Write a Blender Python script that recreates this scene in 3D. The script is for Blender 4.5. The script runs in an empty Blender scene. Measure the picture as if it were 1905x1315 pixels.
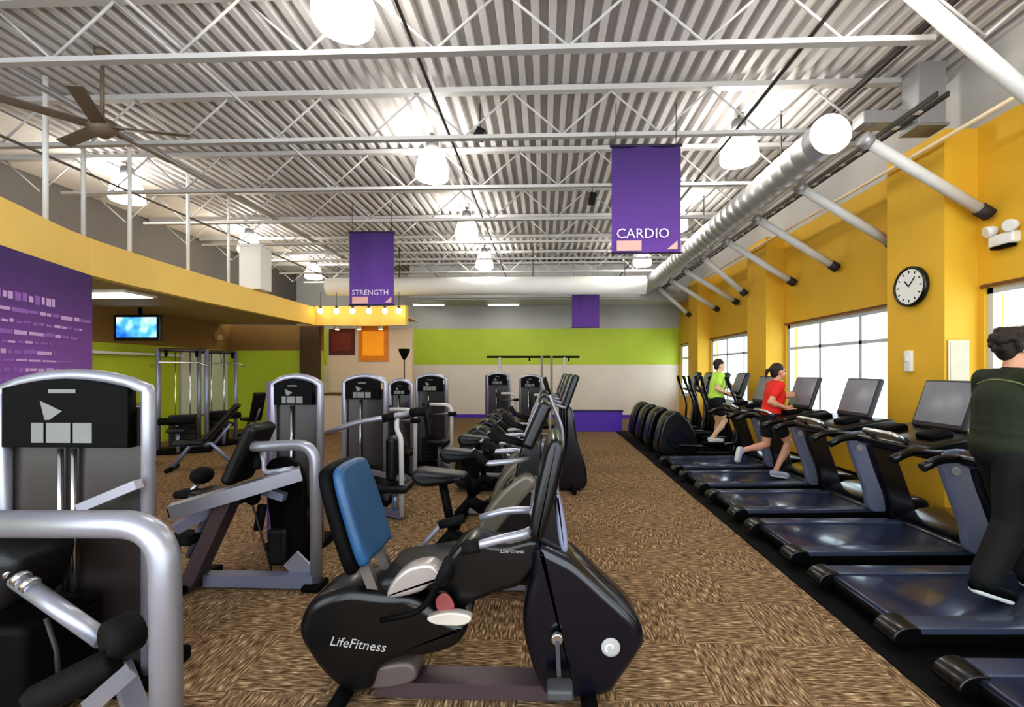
import bpy, bmesh, math, random
from mathutils import Vector, Matrix, Euler
random.seed(7)
SC = bpy.context.scene
COL = SC.collection
PI = math.pi
EYE = 1.65
F = 847.0
YAW = math.radians(2.0)
CU, CV = 982.4, 690.0

def ray(u, v):
    a = (u - CU) / F
    return Vector((a*math.cos(YAW) - math.sin(YAW), a*math.sin(YAW) + math.cos(YAW), (CV - v)/F))
def P(u, v, Y):
    d = ray(u, v); k = Y/d.y
    return Vector((d.x*k, Y, EYE + d.z*k))
def PZ(u, v, z):
    d = ray(u, v); k = (z-EYE)/d.z
    return Vector((d.x*k, d.y*k, z))
def PX(u, v, x):
    d = ray(u, v); k = x/d.x
    return Vector((x, d.y*k, EYE + d.z*k))

# ------------------------------------------------------------------ materials
def lin(c):
    def f(x):
        x /= 255.0
        return x/12.92 if x <= 0.04045 else ((x+0.055)/1.055)**2.4
    return (f(c[0]), f(c[1]), f(c[2]), 1.0)
MATS = {}
def pmat(name, rgb, rough=0.5, metal=0.0, var=0.12, scale=8.0, bump=0.0, coat=0.0, emit=0.0, spec=0.5):
    if name in MATS: return MATS[name]
    m = bpy.data.materials.new(name); m.use_nodes = True
    nt = m.node_tree; b = nt.nodes['Principled BSDF']
    c = lin(rgb)
    tc = nt.nodes.new('ShaderNodeTexCoord')
    n = nt.nodes.new('ShaderNodeTexNoise'); n.inputs['Scale'].default_value = scale; n.inputs['Detail'].default_value = 3
    nt.links.new(tc.outputs['Object'], n.inputs['Vector'])
    mx = nt.nodes.new('ShaderNodeMix'); mx.data_type = 'RGBA'
    mx.inputs[6].default_value = tuple(x*(1-var) for x in c[:3]) + (1,)
    mx.inputs[7].default_value = tuple(min(1, x*(1+var)) for x in c[:3]) + (1,)
    nt.links.new(n.outputs['Fac'], mx.inputs[0])
    nt.links.new(mx.outputs[2], b.inputs['Base Color'])
    b.inputs['Roughness'].default_value = rough
    b.inputs['Metallic'].default_value = metal
    b.inputs['Specular IOR Level'].default_value = spec
    if coat: b.inputs['Coat Weight'].default_value = coat; b.inputs['Coat Roughness'].default_value = 0.1
    if emit:
        b.inputs['Emission Color'].default_value = c; b.inputs['Emission Strength'].default_value = emit
    if bump:
        bp = nt.nodes.new('ShaderNodeBump'); bp.inputs['Strength'].default_value = bump; bp.inputs['Distance'].default_value = 0.01
        n2 = nt.nodes.new('ShaderNodeTexNoise'); n2.inputs['Scale'].default_value = scale*12
        nt.links.new(tc.outputs['Object'], n2.inputs['Vector'])
        nt.links.new(n2.outputs['Fac'], bp.inputs['Height']); nt.links.new(bp.outputs['Normal'], b.inputs['Normal'])
    MATS[name] = m
    return m

def banded(name, bands, rough=0.6):
    """wall paint in horizontal bands: bands = [(z_top, rgb), ...] from the floor up"""
    m = bpy.data.materials.new(name); m.use_nodes = True
    nt = m.node_tree; b = nt.nodes['Principled BSDF']; b.inputs['Roughness'].default_value = rough
    g = nt.nodes.new('ShaderNodeNewGeometry'); s = nt.nodes.new('ShaderNodeSeparateXYZ')
    nt.links.new(g.outputs['Position'], s.inputs[0])
    d = nt.nodes.new('ShaderNodeMath'); d.operation = 'DIVIDE'; d.inputs[1].default_value = 6.0
    nt.links.new(s.outputs[2], d.inputs[0])
    r = nt.nodes.new('ShaderNodeValToRGB'); r.color_ramp.interpolation = 'CONSTANT'
    el = r.color_ramp.elements
    el[0].position = 0; el[0].color = lin(bands[0][1])
    z = bands[0][0]
    el[1].position = z/6.0; el[1].color = lin(bands[1][1])
    z = bands[1][0]
    for zt, c in bands[2:]:
        e = el.new(z/6.0); e.color = lin(c); z = zt
    nt.links.new(d.outputs[0], r.inputs[0])
    n = nt.nodes.new('ShaderNodeTexNoise'); n.inputs['Scale'].default_value = 1.7; n.inputs['Detail'].default_value = 4
    nt.links.new(g.outputs['Position'], n.inputs['Vector'])
    mr = nt.nodes.new('ShaderNodeMapRange'); mr.inputs[3].default_value = 0.9; mr.inputs[4].default_value = 1.08
    nt.links.new(n.outputs['Fac'], mr.inputs[0])
    mx = nt.nodes.new('ShaderNodeMix'); mx.data_type = 'RGBA'; mx.blend_type = 'MULTIPLY'; mx.inputs[0].default_value = 1
    nt.links.new(r.outputs[0], mx.inputs[6]); nt.links.new(mr.outputs[0], mx.inputs[7])
    nt.links.new(mx.outputs[2], b.inputs['Base Color'])
    return m

def carpet_mat():
    m = bpy.data.materials.new('carpet'); m.use_nodes = True
    nt = m.node_tree; b = nt.nodes['Principled BSDF']; b.inputs['Roughness'].default_value = 0.95
    b.inputs['Specular IOR Level'].default_value = 0.1
    g = nt.nodes.new('ShaderNodeNewGeometry')
    def streak(sc, seed):
        mp = nt.nodes.new('ShaderNodeMapping'); mp.inputs['Scale'].default_value = sc; mp.inputs['Location'].default_value = (seed, seed*2, 0)
        nt.links.new(g.outputs['Position'], mp.inputs['Vector'])
        n = nt.nodes.new('ShaderNodeTexNoise'); n.inputs['Scale'].default_value = 1.0; n.inputs['Detail'].default_value = 2.5; n.inputs['Roughness'].default_value = 0.55
        nt.links.new(mp.outputs[0], n.inputs['Vector'])
        return n
    a = streak((13, 95, 1), 3.1); c = streak((95, 13, 1), 7.7)
    ck = nt.nodes.new('ShaderNodeTexChecker'); ck.inputs['Scale'].default_value = 2.0
    ck.inputs['Color1'].default_value = (0,0,0,1); ck.inputs['Color2'].default_value = (1,1,1,1)
    mpc = nt.nodes.new('ShaderNodeMapping'); mpc.inputs['Location'].default_value = (0.13, 0.21, 0.25)
    nt.links.new(g.outputs['Position'], mpc.inputs['Vector']); nt.links.new(mpc.outputs[0], ck.inputs['Vector'])
    mx = nt.nodes.new('ShaderNodeMix'); mx.data_type = 'FLOAT'
    nt.links.new(ck.outputs['Fac'], mx.inputs[0]); nt.links.new(a.outputs['Fac'], mx.inputs[2]); nt.links.new(c.outputs['Fac'], mx.inputs[3])
    r = nt.nodes.new('ShaderNodeValToRGB'); el = r.color_ramp.elements
    el[0].position = 0.30; el[0].color = lin((62, 51, 38))
    el[1].position = 0.72; el[1].color = lin((222, 200, 160))
    e = el.new(0.44); e.color = lin((112, 91, 68))
    e = el.new(0.53); e.color = lin((144, 118, 90))
    e = el.new(0.60); e.color = lin((174, 146, 114))
    nt.links.new(mx.outputs[0], r.inputs[0])
    nt.links.new(r.outputs[0], b.inputs['Base Color'])
    return m

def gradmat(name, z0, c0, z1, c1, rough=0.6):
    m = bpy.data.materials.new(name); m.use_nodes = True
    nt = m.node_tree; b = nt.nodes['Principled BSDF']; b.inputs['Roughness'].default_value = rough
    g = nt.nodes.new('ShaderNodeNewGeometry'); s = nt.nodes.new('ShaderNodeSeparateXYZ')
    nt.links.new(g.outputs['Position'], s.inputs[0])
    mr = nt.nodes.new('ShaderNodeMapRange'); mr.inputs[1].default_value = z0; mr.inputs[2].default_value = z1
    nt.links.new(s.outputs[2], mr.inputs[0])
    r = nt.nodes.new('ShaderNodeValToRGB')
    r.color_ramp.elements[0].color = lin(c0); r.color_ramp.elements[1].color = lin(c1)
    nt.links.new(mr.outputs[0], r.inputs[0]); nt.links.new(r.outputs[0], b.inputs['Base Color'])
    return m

def emis(name, rgb, strength):
    m = bpy.data.materials.new(name); m.use_nodes = True
    nt = m.node_tree; nt.nodes.remove(nt.nodes['Principled BSDF'])
    e = nt.nodes.new('ShaderNodeEmission'); e.inputs[0].default_value = lin(rgb); e.inputs[1].default_value = strength
    nt.links.new(e.outputs[0], nt.nodes['Material Output'].inputs[0])
    return m

def glass_mat():
    m = bpy.data.materials.new('window_glass'); m.use_nodes = True
    nt = m.node_tree; nt.nodes.remove(nt.nodes['Principled BSDF'])
    t = nt.nodes.new('ShaderNodeBsdfTransparent'); t.inputs[0].default_value = (0.93, 0.97, 0.98, 1)
    g = nt.nodes.new('ShaderNodeBsdfGlossy'); g.inputs['Roughness'].default_value = 0.03
    mx = nt.nodes.new('ShaderNodeMixShader'); mx.inputs[0].default_value = 0.06
    nt.links.new(t.outputs[0], mx.inputs[1]); nt.links.new(g.outputs[0], mx.inputs[2])
    nt.links.new(mx.outputs[0], nt.nodes['Material Output'].inputs[0])
    return m

def tvmat():
    m = bpy.data.materials.new('tv_picture'); m.use_nodes = True
    nt = m.node_tree; nt.nodes.remove(nt.nodes['Principled BSDF'])
    tc = nt.nodes.new('ShaderNodeTexCoord')
    n = nt.nodes.new('ShaderNodeTexNoise'); n.inputs['Scale'].default_value = 2.6; n.inputs['Detail'].default_value = 2
    nt.links.new(tc.outputs['Object'], n.inputs['Vector'])
    r = nt.nodes.new('ShaderNodeValToRGB'); el = r.color_ramp.elements
    el[0].position = .36; el[0].color = lin((24, 84, 170)); el[1].position = .66; el[1].color = lin((225, 242, 252))
    e = el.new(.5); e.color = lin((88, 168, 238))
    nt.links.new(n.outputs['Fac'], r.inputs[0])
    e = nt.nodes.new('ShaderNodeEmission'); e.inputs[1].default_value = 1.1
    nt.links.new(r.outputs[0], e.inputs[0]); nt.links.new(e.outputs[0], nt.nodes['Material Output'].inputs[0])
    return m

SILVER = pmat('silver_paint', (168, 169, 180), 0.34, 0.55, 0.06)
SILVER2 = pmat('silver_blue_paint', (142, 147, 172), 0.36, 0.4, 0.06)
CHROME = pmat('chrome', (215, 215, 218), 0.18, 0.95, 0.04)
BLACK = pmat('black_plastic', (11, 11, 14), 0.3, 0, 0.2, coat=0.15)
BLACKM = pmat('black_matte', (6, 6, 7), 0.6, 0, 0.2, spec=.14)
NAVY = pmat('navy_shell', (9, 12, 26), 0.24, 0, 0.15, coat=0.4)
VINYL = pmat('black_vinyl', (13, 13, 15), 0.42, 0, 0.15, 14, 0.15)
BLUEV = pmat('blue_vinyl', (44, 84, 122), 0.4, 0, 0.25, 6, 0.15)
FOAM = pmat('black_foam', (11, 11, 12), 0.75, 0, 0.2, 20, 0.3, spec=.3)
SHROUD = pmat('smoked_shroud', (52, 45, 43), 0.35, 0, 0.12, 4, coat=0.1)
PLATE = pmat('weight_plate', (32, 31, 33), 0.45, 0.4, 0.2)
STRUT = pmat('plum_brown_steel', (84, 70, 74), 0.4, 0.3, 0.1)
GREYTX = pmat('grey_print', (170, 170, 168), 0.6)
WHITE = pmat('white_paint', (236, 236, 232), 0.55, 0, 0.04, 3)
WHITEB = pmat('white_steel', (214, 213, 211), 0.5, 0, 0.06, 3)
JOISTM = pmat('joist_grey_white', (186, 184, 182), 0.55, 0, 0.06, 3)
DECKW = pmat('deck_white', (206, 203, 202), 0.55, 0, 0.06, 1.5)
GALV = pmat('galvanised', (168, 168, 170), 0.42, 0.45, 0.12, 4)
DARKROD = pmat('dark_rod', (58, 54, 52), 0.6, 0.2)
PURPLE = pmat('purple_cloth', (78, 46, 130), 0.7, 0, 0.08, 3)
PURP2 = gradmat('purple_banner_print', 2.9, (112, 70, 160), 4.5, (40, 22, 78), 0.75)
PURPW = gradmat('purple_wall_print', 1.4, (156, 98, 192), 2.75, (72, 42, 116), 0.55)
PURPB = pmat('purple_low_wall', (92, 58, 188), 0.5, 0, 0.06)
LETTER = pmat('white_lettering', (232, 222, 240), 0.6, 0, 0.03)
LAVLET = pmat('lavender_lettering', (214, 180, 232), 0.6, 0, 0.08)
PINKBOX = pmat('pink_print', (226, 176, 166), 0.6, 0, 0.08, 12)
BELT = pmat('treadmill_belt', (44, 50, 74), 0.24, 0, 0.12, 14, 0.05, coat=0.3)
RAILM = pmat('treadmill_rail', (72, 78, 98), 0.26, 0.2, 0.1)
SCREEN = pmat('grey_display', (132, 132, 140), 0.25, 0, 0.14, 5)
SKIN = pmat('skin', (214, 160, 130), 0.5, 0, 0.06, 6)
SKIN2 = pmat('skin_pale', (226, 184, 150), 0.5, 0, 0.06, 6)
HAIR = pmat('dark_hair', (40, 30, 24), 0.55, 0, 0.3, 40, 0.4)
GLOBE = emis('lamp_globe', (255, 250, 240), 17.0)
GLASS = glass_mat()

# ------------------------------------------------------------------ mesh builder
class MB:
    def __init__(s):
        s.v = []; s.f = []; s.sm = []; s.M = Matrix()
    def put(s, verts, faces, smooth=False):
        o = len(s.v)
        s.v += [s.M @ Vector(p) for p in verts]
        for i, f in enumerate(faces):
            s.f.append([o+k for k in f]); s.sm.append(smooth[i] if isinstance(smooth, list) else smooth)
        return s
    def box(s, c, d, rot=None):
        c = Vector(c); h = Vector(d)/2
        R = rot if rot is not None else Matrix.Identity(3)
        vs = [c + R @ Vector((sx*h.x, sy*h.y, sz*h.z)) for sx in (-1,1) for sy in (-1,1) for sz in (-1,1)]
        return s.put(vs, [(0,1,3,2),(4,6,7,5),(0,4,5,1),(2,3,7,6),(0,2,6,4),(1,5,7,3)])
    def bar(s, p0, p1, w, h, up=(0,0,1)):
        p0 = Vector(p0); p1 = Vector(p1); d = (p1-p0); L = d.length; d.normalize()
        u = Vector(up)
        if abs(d.dot(u)) > .98: u = Vector((0,1,0))
        a = d.cross(u).normalized(); b = a.cross(d).normalized()
        R = Matrix((d, a, b)).transposed()
        return s.box((p0+p1)/2, (L, w, h), R)
    def tube(s, pts, r, n=12, cap=True, squash=None):
        pts = [Vector(p) for p in pts]; m = len(pts)
        rs = r if isinstance(r, (list, tuple)) else [r]*m
        T = []
        for i in range(m):
            t = pts[min(i+1, m-1)] - pts[max(i-1, 0)]
            T.append(t.normalized())
        u = Vector((0,0,1)) if abs(T[0].z) < .9 else Vector((0,1,0))
        u = (u - T[0]*u.dot(T[0])).normalized()
        vs = []; fs = []; sm = []
        for i in range(m):
            u = (u - T[i]*u.dot(T[i])).normalized(); w = T[i].cross(u)
            for k in range(n):
                a = 2*PI*k/n
                vs.append(pts[i] + (u*math.cos(a) + w*math.sin(a)*(squash or 1))*rs[i])
        for i in range(m-1):
            for k in range(n):
                k2 = (k+1) % n
                fs.append((i*n+k, i*n+k2, (i+1)*n+k2, (i+1)*n+k)); sm.append(True)
        if cap:
            fs.append(tuple(range(n-1, -1, -1))); sm.append(False)
            fs.append(tuple((m-1)*n+k for k in range(n))); sm.append(False)
        return s.put(vs, fs, sm)
    def lathe(s, prof, c=(0,0,0), R=None, n=24):
        c = Vector(c); R = R if R is not None else Matrix.Identity(3)
        vs = []; fs = []; m = len(prof)
        for r, z in prof:
            for k in range(n):
                a = 2*PI*k/n
                vs.append(c + R @ Vector((r*math.cos(a), r*math.sin(a), z)))
        for i in range(m-1):
            for k in range(n):
                k2 = (k+1) % n
                fs.append((i*n+k, i*n+k2, (i+1)*n+k2, (i+1)*n+k))
        sm = [True]*len(fs)
        fs.append(tuple(range(n-1, -1, -1))); fs.append(tuple((m-1)*n+k for k in range(n))); sm += [False, False]
        return s.put(vs, fs, sm)
    def disc(s, c, axis, r, t, n=28):
        """closed cylinder centred on c with its axis along 'axis', slightly rounded rims"""
        R = Vector((0,0,1)).rotation_difference(Vector(axis)).to_matrix()
        b = min(t*.25, r*.15)
        return s.lathe([(r-b,-t/2),(r,-t/2+b),(r,t/2-b),(r-b,t/2)], c, R, n)
    def ellip(s, c, rad, rot=None, nu=16, nv=10):
        c = Vector(c); R = rot if rot is not None else Matrix.Identity(3)
        vs = []; fs = []
        vs.append(c + R @ Vector((0,0,-rad[2])))
        for i in range(1, nv):
            ph = -PI/2 + PI*i/nv
            for k in range(nu):
                a = 2*PI*k/nu
                vs.append(c + R @ Vector((rad[0]*math.cos(ph)*math.cos(a), rad[1]*math.cos(ph)*math.sin(a), rad[2]*math.sin(ph))))
        vs.append(c + R @ Vector((0,0,rad[2])))
        for k in range(nu): fs.append((0, 1+(k+1)%nu, 1+k))
        for i in range(nv-2):
            for k in range(nu):
                a = 1+i*nu; k2 = (k+1)%nu
                fs.append((a+k, a+k2, a+nu+k2, a+nu+k))
        L = len(vs)-1; a = 1+(nv-2)*nu
        for k in range(nu): fs.append((a+k, a+(k+1)%nu, L))
        return s.put(vs, fs, True)
    def cap(s, p0, r0, p1, r1, n=14):
        p0 = Vector(p0); p1 = Vector(p1); d = p1-p0; L = d.length
        R = Vector((0,0,1)).rotation_difference(d).to_matrix() if L > 1e-6 else Matrix.Identity(3)
        prof = []
        for i in range(1, 6): a = -PI/2 + PI/2*i/5; prof.append((r0*math.cos(a), r0*math.sin(a)))
        for i in range(0, 5): a = PI/2*i/5; prof.append((r1*math.cos(a), L + r1*math.sin(a)))
        prof = [(.0006, -r0)] + prof + [(.0006, L+r1)]
        return s.lathe(prof, p0, R, n)
    def prism(s, poly, y0, y1, b=0.02, R=None, c=(0,0,0), seg=3):
        """poly: (x,z) outline, extruded from y0 to y1 with rounded rims"""
        n = len(poly)
        area = sum(poly[i][0]*poly[(i+1)%n][1]-poly[(i+1)%n][0]*poly[i][1] for i in range(n))
        if area < 0: poly = poly[::-1]
        N = []
        for i in range(n):
            a = Vector(poly[i-1]); q = Vector(poly[i]); e = Vector(poly[(i+1)%n])
            t = (e-a)
            if t.length < 1e-9: t = Vector((1,0))
            t.normalize(); N.append(Vector((-t.y, t.x)))
        rings = []
        for k in range(seg+1):
            a = PI/2*k/seg
            rings.append((b*(1-math.sin(a)), y0 + b*(1-math.cos(a))))
        for k in range(seg+1):
            a = PI/2*(1-k/seg)
            rings.append((b*(1-math.sin(a)), y1 - b*(1-math.cos(a))))
        R = R if R is not None else Matrix.Identity(3); c = Vector(c)
        vs = []; fs = []
        for ins, y in rings:
            for i in range(n):
                q = Vector(poly[i]) + N[i]*ins
                vs.append(c + R @ Vector((q.x, y, q.y)))
        for k in range(len(rings)-1):
            for i in range(n):
                i2 = (i+1) % n
                fs.append((k*n+i, k*n+i2, (k+1)*n+i2, (k+1)*n+i))
        sm = [True]*len(fs)
        fs.append(tuple(range(n-1,-1,-1))); fs.append(tuple((len(rings)-1)*n+i for i in range(n))); sm += [False, False]
        return s.put(vs, fs, sm)
    def rbox(s, c, d, r=0.02, b=None, R=None):
        x, y, z = d[0]/2, d[1]/2, d[2]/2
        r = min(r, x*.98, z*.98)
        poly = []
        for cx, cz, a0 in ((x-r, z-r, 0), (-x+r, z-r, 90), (-x+r, -z+r, 180), (x-r, -z+r, 270)):
            for k in range(5):
                a = math.radians(a0 + 22.5*k); poly.append((cx+r*math.cos(a), cz+r*math.sin(a)))
        return s.prism(poly, -y, y, min(b if b is not None else r, y*.95, r*.95 if r < min(x,z)*.9 else r*.5), R, c)
    def build(s, name, mat, parent=None, world=False, smooth_all=False):
        me = bpy.data.meshes.new(name)
        vs = s.v
        base = Vector((0,0,0))
        if parent is not None and world:
            root = parent
            while root.parent is not None: root = root.parent
            inv = (Matrix.Translation(root.location) @ root.rotation_euler.to_matrix().to_4x4()).inverted()
            vs = [inv @ p for p in vs]
        if parent is None:
            lo = [min(p[i] for p in vs) for i in range(3)]; hi = [max(p[i] for p in vs) for i in range(3)]
            base = Vector(((lo[0]+hi[0])/2, (lo[1]+hi[1])/2, lo[2]))
            vs = [p-base for p in vs]
        me.from_pydata([tuple(p) for p in vs], [], s.f)
        me.polygons.foreach_set('use_smooth', s.sm)
        me.update()
        bm = bmesh.new(); bm.from_mesh(me); bmesh.ops.recalc_face_normals(bm, faces=bm.faces); bm.to_mesh(me); bm.free()
        me.materials.append(mat)
        o = bpy.data.objects.new(name, me); COL.objects.link(o)
        o.location = base
        if parent is not None: o.parent = parent
        return o

def fillet(pts, r, n=5):
    pts = [Vector(p) for p in pts]; out = [pts[0]]
    for i in range(1, len(pts)-1):
        a, q, e = pts[i-1], pts[i], pts[i+1]
        d0 = (a-q); d1 = (e-q); rr = min(r, d0.length*.48, d1.length*.48)
        s0 = q + d0.normalized()*rr; s1 = q + d1.normalized()*rr
        for k in range(n+1):
            t = k/n; out.append(s0*(1-t)**2 + q*2*t*(1-t) + s1*t*t)
    out.append(pts[-1]); return out
def catmull(poly, k=4):
    n = len(poly); out = []
    for i in range(n):
        p0, p1, p2, p3 = [Vector(poly[(i+j) % n]) for j in (-1,0,1,2)]
        for q in range(k):
            t = q/k
            out.append(tuple(0.5*((2*p1) + (p2-p0)*t + (2*p0-5*p1+4*p2-p3)*t*t + (3*p1-p0-3*p2+p3)*t**3)))
    return out
def rotY(a): return Matrix.Rotation(a, 3, 'Y')
def rotX(a): return Matrix.Rotation(a, 3, 'X')
def rotZ(a): return Matrix.Rotation(a, 3, 'Z')

def tag(o, label, cat, group=None):
    o['label'] = label; o['category'] = cat
    if group: o['group'] = group
    return o
def thing(name, label, cat, loc=(0,0,0), rz=0, group=None):
    o = bpy.data.objects.new(name, None); COL.objects.link(o)
    o.empty_display_size = .1
    o.location = loc; o.rotation_euler = (0,0,rz)
    return tag(o, label, cat, group)
def struct(o, label=None):
    o['kind'] = 'structure'
    if label: o['label'] = label
    return o
def kids(o): return [c for c in bpy.data.objects if c.parent == o]
def dup(root, loc, rz=None, label=None, group=None):
    r = root.copy(); COL.objects.link(r); r.location = loc
    if rz is not None: r.rotation_euler = (0,0,rz)
    if label: r['label'] = label
    if group: r['group'] = group
    for ch in kids(root):
        c = ch.copy(); COL.objects.link(c); c.parent = r
        for g in kids(ch):
            d = g.copy(); COL.objects.link(d); d.parent = c
    return r
def text_mb(body, size, origin, ex, ey, thick=0.003, shear=0.0):
    """lettering as a flat mesh: ex is the reading direction, ey the letters' up"""
    cu = bpy.data.curves.new('t', 'FONT'); cu.body = body; cu.size = size; cu.extrude = thick/2; cu.shear = shear; cu.resolution_u = 2
    ob = bpy.data.objects.new('t', cu); COL.objects.link(ob)
    dg = bpy.context.evaluated_depsgraph_get(); dg.update()
    me = bpy.data.meshes.new_from_object(ob.evaluated_get(dg))
    ex = Vector(ex).normalized(); ey = Vector(ey).normalized(); ez = ex.cross(ey)
    mb = MB()
    mb.put([Vector(origin) + ex*v.co.x + ey*v.co.y + ez*v.co.z for v in me.vertices], [tuple(p.vertices) for p in me.polygons])
    bpy.data.objects.remove(ob); bpy.data.curves.remove(cu); bpy.data.meshes.remove(me)
    return mb
ORD = ['nearest','second','third','fourth','fifth','sixth','seventh','eighth','ninth','tenth','eleventh','twelfth']

# ------------------------------------------------------------------ camera, world
cam = bpy.data.cameras.new('camera'); camo = bpy.data.objects.new('camera', cam); COL.objects.link(camo)
cam.lens = 16.0; cam.sensor_width = 36.0; cam.clip_start = 0.05
camo.location = (0,0,EYE); camo.rotation_euler = (PI/2, 0, YAW)
cam.shift_x = -29.9/1905; cam.shift_y = 32.5/1905
SC.camera = camo
w = bpy.data.worlds.new('world'); SC.world = w; w.use_nodes = True
bg = w.node_tree.nodes['Background']
bg.inputs[0].default_value = (0.86, 0.93, 1.0, 1); bg.inputs[1].default_value = 2.4
SC.view_settings.view_transform = 'Standard'; SC.view_settings.look = 'None'
SC.view_settings.exposure = 0.6
try: SC.view_settings.look = 'Medium High Contrast'
except Exception: pass
SC.cycles.use_denoising = True
SC.cycles.max_bounces = 7
SC.cycles.sample_clamp_indirect = 6.0

# ------------------------------------------------------------------ room shell
XL, XR, YB, ZC = -8.86, 4.7, 16.0, 5.07
PF = 4.35                         # pilaster face
YF = -2.6
mb = MB(); mb.box(((XL+XR)/2, (YB+YF)/2, -.05), (XR-XL+.6, YB-YF+.4, .1)); struct(mb.build('floor', carpet_mat()))

# corrugated roof deck, ribs running down the hall
mb = MB(); pitch = .17; vs = []; x = XL-.1; prof = []
while x < XR+.3:
    for dx, z in ((0,0),(.07,0),(.08,.09),(.16,.09)): prof.append((x+dx, ZC+z))
    x += pitch
n = len(prof)
vs = [(a, YF, z) for a, z in prof] + [(a, YB+.1, z) for a, z in prof]
mb.put(vs, [(i, i+1, n+i+1, n+i) for i in range(n-1)])
mb.box(((XL+XR)/2, (YB+YF)/2, ZC+.16), (XR-XL+.6, YB-YF+.2, .06))
struct(mb.build('ceiling', DECKW))

YEL = (228, 182, 56)
yel = banded('yellow_wall_paint', [(4.27, YEL), (6, (196, 194, 190))])
wins = [(-2.0, 1.08), (2.0, 5.03), (6.0, 9.0), (9.97, 12.98), (13.93, 15.8)]
ZS, ZH = .86, 2.53
mb = MB()
TH = .2
def wr(y0, y1, z0, z1): mb.box((XR+TH/2, (y0+y1)/2, (z0+z1)/2), (TH, y1-y0, z1-z0))
wr(YF, YB, 0, ZS); wr(YF, YB, ZH, ZC+.1)
ys = [YF] + [q for p in wins for q in p] + [YB]
for i in range(0, len(ys), 2): wr(ys[i], ys[i+1], ZS, ZH)
struct(mb.build('wall_right', yel))
for i, (a, b) in enumerate(((1.12, 1.95), (5.1, 5.93), (9.08, 9.9), (13.05, 13.87))):
    mb = MB(); mb.box(((PF+XR)/2, (a+b)/2, 2.14), (XR-PF, b-a, 4.28)); struct(mb.build('trim_%d' % (i+1), yel), 'yellow painted wall pilaster')
frame_m = pmat('window_frame_white', (205, 212, 220), 0.4, 0.1, 0.04)
for i, (a, b) in enumerate(wins):
    mb = MB(); xx = XR+.08; t = .06
    for y in (a+t/2, b-t/2): mb.box((xx, y, (ZS+ZH)/2), (.09, t, ZH-ZS))
    for z in (ZS+t/2, ZH-t/2): mb.box((xx, (a+b)/2, z), (.09, b-a, t))
    wo = struct(mb.build('window_%d' % (i+1), frame_m))
    # sub-parts are given relative to the window's own base point
    base = wo.location.copy()
    def part(name, m, mat):
        m.v = [p-base for p in m.v]; return m.build(name, mat, wo)
    m2 = MB()
    for k in (1, 2): m2.box((xx, a+(b-a)*k/3, (ZS+ZH)/2), (.07, .06, ZH-ZS-.12))
    m2.box((xx, (a+b)/2, 2.08), (.07, b-a-.12, .05)); part('mullion', m2, frame_m)
    m3 = MB(); m3.box((xx, (a+b)/2, (ZS+ZH)/2), (.012, b-a-.1, ZH-ZS-.1)); part('pane', m3, GLASS)
    m4 = MB(); m4.box((XR+.02, (a+b)/2, ZH+.02), (.1, b-a+.04, .035)); part('head_trim', m4, pmat('window_head_brown', (120, 78, 44), .6))
    m5 = MB(); m5.box((XR+.0, (a+b)/2, ZS-.015), (.12, b-a, .03)); part('sill', m5, frame_m)

# left hand walls
lw = banded('left_wall_paint', [(2.22, (188, 204, 56)), (2.95, (146, 112, 62)), (6, (104, 100, 96))])
mb = MB(); mb.box((XL-.1, (YB+YF)/2, ZC/2+.05), (.2, YB-YF, ZC+.1)); struct(mb.build('wall_left', lw))
mb = MB(); mb.box(((XL-6.28)/2, 12.7, 1.47), (XL*-1-6.28, .16, 2.94)); struct(mb.build('wall_left_back', lw))
mb = MB(); mb.box((-6.55, 12.55, 1.45), (.55, .12, 2.9)); struct(mb.build('trim_5', pmat('brown_column', (86, 64, 36), .6)), 'dark brown wall end beside the reception')
m = MB(); m.box((.2, 15.25, 3.96), (9.0, 1.5, .06)); struct(m.build('ceiling_back', pmat('bulkhead_grey', (182, 182, 182), .6)))
wb = banded('back_wall_paint', [(1.86, (236, 226, 212)), (3.12, (194, 214, 72)), (6, (188, 188, 184))])
mb = MB(); mb.box(((XL+XR)/2, YB+.1, ZC/2+.05), (XR-XL, .2, ZC+.1)); struct(mb.build('wall_back', wb))
mb = MB(); mb.box((.2, 14.5, (3.98+ZC)/2), (9.0, .12, ZC-3.98)); struct(mb.build('trim_6', pmat('bulkhead_grey', (182, 182, 182), .6)), 'grey bulkhead above the back wall')
rec = pmat('reception_cream', (226, 204, 176), .6, 0, .06, 2)
mb = MB(); mb.box((-5.05, 13.1, 1.45), (2.5, .16, 2.9)); struct(mb.build('wall_reception', rec))

# curved yellow fascia with the lower ceiling behind it
FZ0, FZ1 = 2.9, 3.38
fpts = [PZ(-420, 350, FZ0), PZ(-180, 400, FZ0), PZ(0, 455, FZ0), PZ(166, 511, FZ0), PZ(358, 556, FZ0), PZ(455, 577, FZ0), PZ(586, 604.5, FZ0)]
def sm_open(pts, k=5):
    out = []
    for i in range(len(pts)-1):
        p0 = pts[max(i-1,0)]; p1 = pts[i]; p2 = pts[i+1]; p3 = pts[min(i+2, len(pts)-1)]
        for q in range(k):
            t = q/k
            out.append(0.5*((2*p1)+(p2-p0)*t+(2*p0-5*p1+4*p2-p3)*t*t+(3*p1-p0-3*p2+p3)*t**3))
    out.append(pts[-1]); return out
fp = sm_open(fpts)
fp = [Vector((max(p.x, XL+.2), p.y, p.z)) for p in fp]
fasc = pmat('fascia_yellow', (252, 212, 118), .6, 0, .08, 1.2)
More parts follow.
